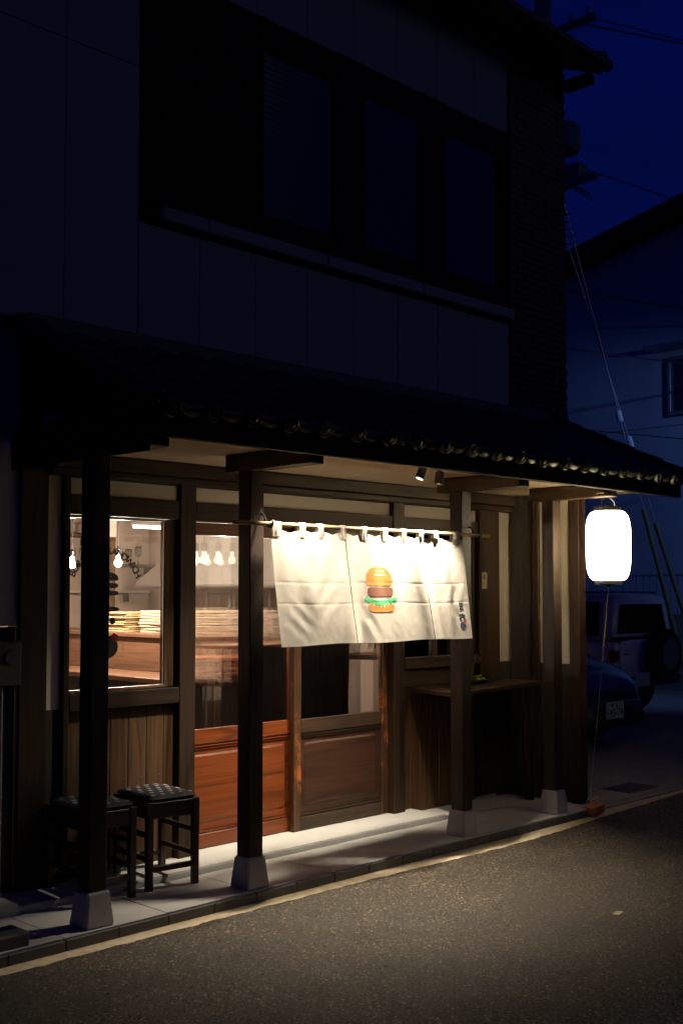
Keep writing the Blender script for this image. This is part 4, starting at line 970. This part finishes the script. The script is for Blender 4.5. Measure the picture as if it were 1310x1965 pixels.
for s in (-1, 1):
    MB().hexa([(s * .712, .22, 1.03), (s * .712, .95, 1.03), (s * .68, .95, 1.03), (s * .68, .22, 1.03), (s * .634, .24, 1.42), (s * .634, .95, 1.42), (s * .60, .95, 1.42), (s * .60, .24, 1.42)]).build('side_window', 'car_glass', sv, .012, seg=2)
    MB().hexa([(s * .712, 1.02, 1.03), (s * .712, 1.85, 1.03), (s * .68, 1.85, 1.03), (s * .68, 1.02, 1.03), (s * .634, 1.02, 1.42), (s * .634, 1.6, 1.42), (s * .60, 1.6, 1.42), (s * .60, 1.02, 1.42)]).build('side_window', 'car_glass', sv, .012, seg=2)
    MB().box(min(s * .60, s * .742), max(s * .60, s * .742), -.008, .07, .70, .86).build('tail_light', 'red_lens', sv, .012, seg=2)
    MB().tube([(s * .56, .15, 1.53), (s * .56, 1.6, 1.54)], .014, 8).build('roof_rail', 'alu', sv)
    for y in (.62, 2.65): wheel(sv, s * .66, y, .33, .18)
MB().box(-.72, .72, -.09, .05, .40, .53).build('rear_bumper', 'black_metal', sv, .02, seg=2)
sw = MB().tube([(.22, -.22, .78), (.22, -.03, .78)], .31, 32).build('spare_wheel', 'tyre', sv, .03, seg=2)
MB().tube([(.22, -.228, .78), (.22, -.03, .78)], .19, 24).build('spare_rim', 'rim', sw, .01)
bx('door_seam', -.585, -.58, -.004, .02, .55, 1.0, 'black_metal', sv, 0)
MB().tube([(-.50, -.012, .80), (-.42, -.012, .80)], .01, 8).build('tail_emblem', 'alu', sv)
pl = bx('number_plate', -.42, -.09, -.105, -.096, .41, .575, 'plate', sv, .004)
sv.location = (12.62, 7.15, STREET + .006)

# ================================================================== BACKGROUND: house, fence, pole, guy wires
ho = thing('neighbour_house', 'pale two-storey house with a gable roof beyond the parked cars', 'house', (18.6, 10, STREET))
HU = 18.0
k = MB(); G = [(5.0, STREET), (13.5, STREET), (13.5, 7.0), (8.4, 8.15), (5.0, 7.4)]
k.prism(G, 'x', HU, HU + 7); k.build('wall', 'house', ho)
for a, b in (((13.9, 7.0), (8.4, 8.24)), ((8.4, 8.24), (4.5, 7.35))):
    MB().add([(HU - .5, a[0], a[1]), (HU + 7.5, a[0], a[1]), (HU + 7.5, b[0], b[1]), (HU - .5, b[0], b[1]), (HU - .5, a[0], a[1] + .2), (HU + 7.5, a[0], a[1] + .2), (HU + 7.5, b[0], b[1] + .2), (HU - .5, b[0], b[1] + .2)],
             [(0, 3, 2, 1), (4, 5, 6, 7), (0, 1, 5, 4), (1, 2, 6, 5), (2, 3, 7, 6), (3, 0, 4, 7)]).build('roof', 'house_roof', ho, .01)
bx('belt_course', HU - .03, HU, 5.0, 13.5, 4.45, 4.50, 'house', ho, .004); 
wn_ = empty('window', (HU - .02, 8.9, 5.0), ho)
W0, W1, Z0, Z1 = 8.3, 9.66, 4.62, 5.62
bx('pane', HU - .03, HU - .02, W0 + .05, W1 - .05, Z0 + .05, Z1 - .05, 'dusk_glass', wn_, 0)
for a, b in ((W0, W0 + .06), (W1 - .06, W1), ((W0 + W1) / 2 - .03, (W0 + W1) / 2 + .03)): bx('frame', HU - .10, HU - .001, a, b, Z0 + .06, Z1 - .06, 'alu', wn_, .004)
bx('frame', HU - .10, HU - .001, W0, W1, Z0, Z0 + .058, 'alu', wn_, .004); bx('frame', HU - .10, HU - .001, W0, W1, Z1 - .058, Z1, 'alu', wn_, .004)
bx('awning', HU - .5, HU - .001, W0 - .2, W1 + .25, Z1 + .12, Z1 + .17, 'alu', ho, .006)
fe = thing('boundary_wall', 'dark block wall with a metal railing behind the white off-roader', 'wall', (16.6, 9, STREET))
bx('block_wall', 16.5, 16.65, 6.0, 16.0, STREET, 1.25, 'parking', fe, .01)
for i in range(34): bx('baluster', 16.56, 16.58, 6.4 + i * .12, 6.415 + i * .12, 1.251, 1.90, 'alu', fe, 0)
bx('rail', 16.55, 16.59, 6.3, 10.6, 1.84, 1.87, 'alu', fe, .003)
for yy in (6.3, 8.45, 10.6): bx('railing_post', 16.54, 16.60, yy - .03, yy + .03, 1.251, 2.0, 'alu', fe, .003)

up = thing('utility_pole', 'concrete utility pole with crossarms rising behind the shop corner', 'utility pole', (14.2, 9.55, STREET))
UX, UY = 14.2, 9.62
MB().tube([(UX, UY, STREET), (UX, UY, 12.2)], .17, 16, taper=.7).build('shaft', 'cpole', up)
for z in (7.55, 9.9): bx('crossarm', UX - .05, UX + .05, UY - .9, UY + .9, z, z + .09, 'cpole', up, .004)
MB().lathe([(.02, 7.98), (.20, 8.02), (.24, 8.08), (.24, 8.35), (.18, 8.44), (.05, 8.46)], (UX - .1, UY - .42, 0), 14).build('transformer_cap', 'cpole', up)
MB().box(UX - .05, UX + .2, UY - .62, UY - .30, 7.65, 7.86).build('junction_box', 'cpole', up, .01)
for q in range(5):
    k = MB(); r0 = .22 + .05 * q; k.tube([(UX + .03 * q, UY - .38 - r0 * .9 * math.cos(R(a)) , 7.35 - .05 * q + r0 * math.sin(R(a))) for a in range(20, 300, 15)], .009, 6); k.build('cable_loop', 'black_metal', up)
for yy in (-.8, -.5, .5, .8): MB().lathe([(.03, 9.99), (.05, 10.02), (.03, 10.06), (.05, 10.09), (.02, 10.14)], (UX, UY + yy, 0), 10).build('insulator', 'porcelain', up)
def wire(label, a, b, sag, r=.010, seg=24):
    a, b = Vector(a), Vector(b)
    o = MB().tube([a + (b - a) * (i / seg) + Vector((0, 0, -sag * 4 * (i / seg) * (1 - i / seg))) for i in range(seg + 1)], r, 6).build('overhead_wire', 'black_metal')
    tag(o, label, 'wire', 'overhead wires')
wire('black wire sloping from the pole equipment down to the house roof', (UX, UY - .45, 7.85), (17.5, 9.3, 8.2), -.02, .010)
wire('black wire leaving the pole top towards the upper right', (UX, UY - .5, 10.0), (40, -2, 12.5), .5, .013)
wire('second black wire leaving the pole top, lower of the two', (UX, UY - .8, 9.96), (40, -4, 10.4), .5, .010)
wire('thick service cable crossing in front of the house wall below its roof', (UX, UY, 6.15), (30, 2.0, 6.0), .25, .014)
wire('pair of cables crossing the middle of the house wall', (UX, UY, 5.25), (30, 2.0, 5.2), .2, .012)
wire('thin cable crossing the house wall beside its window', (UX, UY, 4.05), (30, 2.0, 4.3), .25, .008)
def guy(label, top, foot, f_ins):
    t = thing('guy_wire', label, 'guy wire', foot, 'guy wires of the utility pole'); a, b = Vector(top), Vector(foot)
    MB().tube([a, b], .010, 6).build('strand', 'alu', t)
    p = a + (b - a) * f_ins; d = (b - a).normalized()
    MB().tube([p - d * .09, p - d * .06, p, p + d * .06, p + d * .09], .05, 12).build('insulator', 'porcelain', t, .02)
    MB().tube([a + (b - a) * .66, b - d * .02], .034, 12).build('sleeve', 'sleeve', t)
guy('guy wire with a white insulator, left of the two, and yellow sleeve', (UX, UY - .1, 8.2), (15.95, 8.28, STREET + .01), .49)
guy('guy wire with a white insulator, right of the two, and yellow sleeve', (UX, UY - .1, 7.6), (16.25, 8.15, STREET + .01), .50)

sl_ = thing('street_lamp', 'slim street lamp with a cool white head standing beyond the right edge', 'street lamp', (14.3, 3.6, STREET))
MB().tube([(14.3, 3.6, STREET), (14.3, 3.6, 5.4)], .05, 12, taper=.7).build('pole', 'alu', sl_)
MB().tube([(14.3, 3.6, 5.35), (14.5, 3.9, 5.5), (14.6, 4.3, 5.52)], .025, 8).build('arm', 'alu', sl_)
bx('lamp_head', 14.5, 14.7, 4.2, 4.7, 5.49, 5.56, 'alu', sl_, .01)
L = bpy.data.lights.new('street_glow', 'SPOT'); L.energy = 340; L.color = (.17, .34, 1.0); L.spot_size = R(92); L.spot_blend = .6; L.shadow_soft_size = .1
o = bpy.data.objects.new('glow', L); link(o, (14.6, 4.45, 5.46), sl_); o.rotation_euler = (Vector((17.4, 9.3, 1.6)) - Vector((14.6, 4.45, 5.46))).to_track_quat('-Z', 'Y').to_euler()

# ================================================================== ACROSS THE STREET (shades the road from half of the sky)
op = thing('opposite_house', 'dark two-storey house facing the shop across the street', 'house', (5, -4, STREET))
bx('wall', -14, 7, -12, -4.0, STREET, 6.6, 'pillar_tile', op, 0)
MB().prism([(-12.6, 6.602), (-3.4, 6.602), (-8, 8.8)], 'x', -14.4, 7.4).build('roof', 'house_roof', op)
for i in range(5):
    for z in (1.2, 4.2):
        w_ = bx('window', -12 + i * 4.2, -10.2 + i * 4.2, -3.999, -3.95, z, z + 1.3, 'alu', op, .01)
        bx('pane', -11.9 + i * 4.2, -10.3 + i * 4.2, -3.949, -3.94, z + .1, z + 1.2, 'dusk_glass', w_, 0)
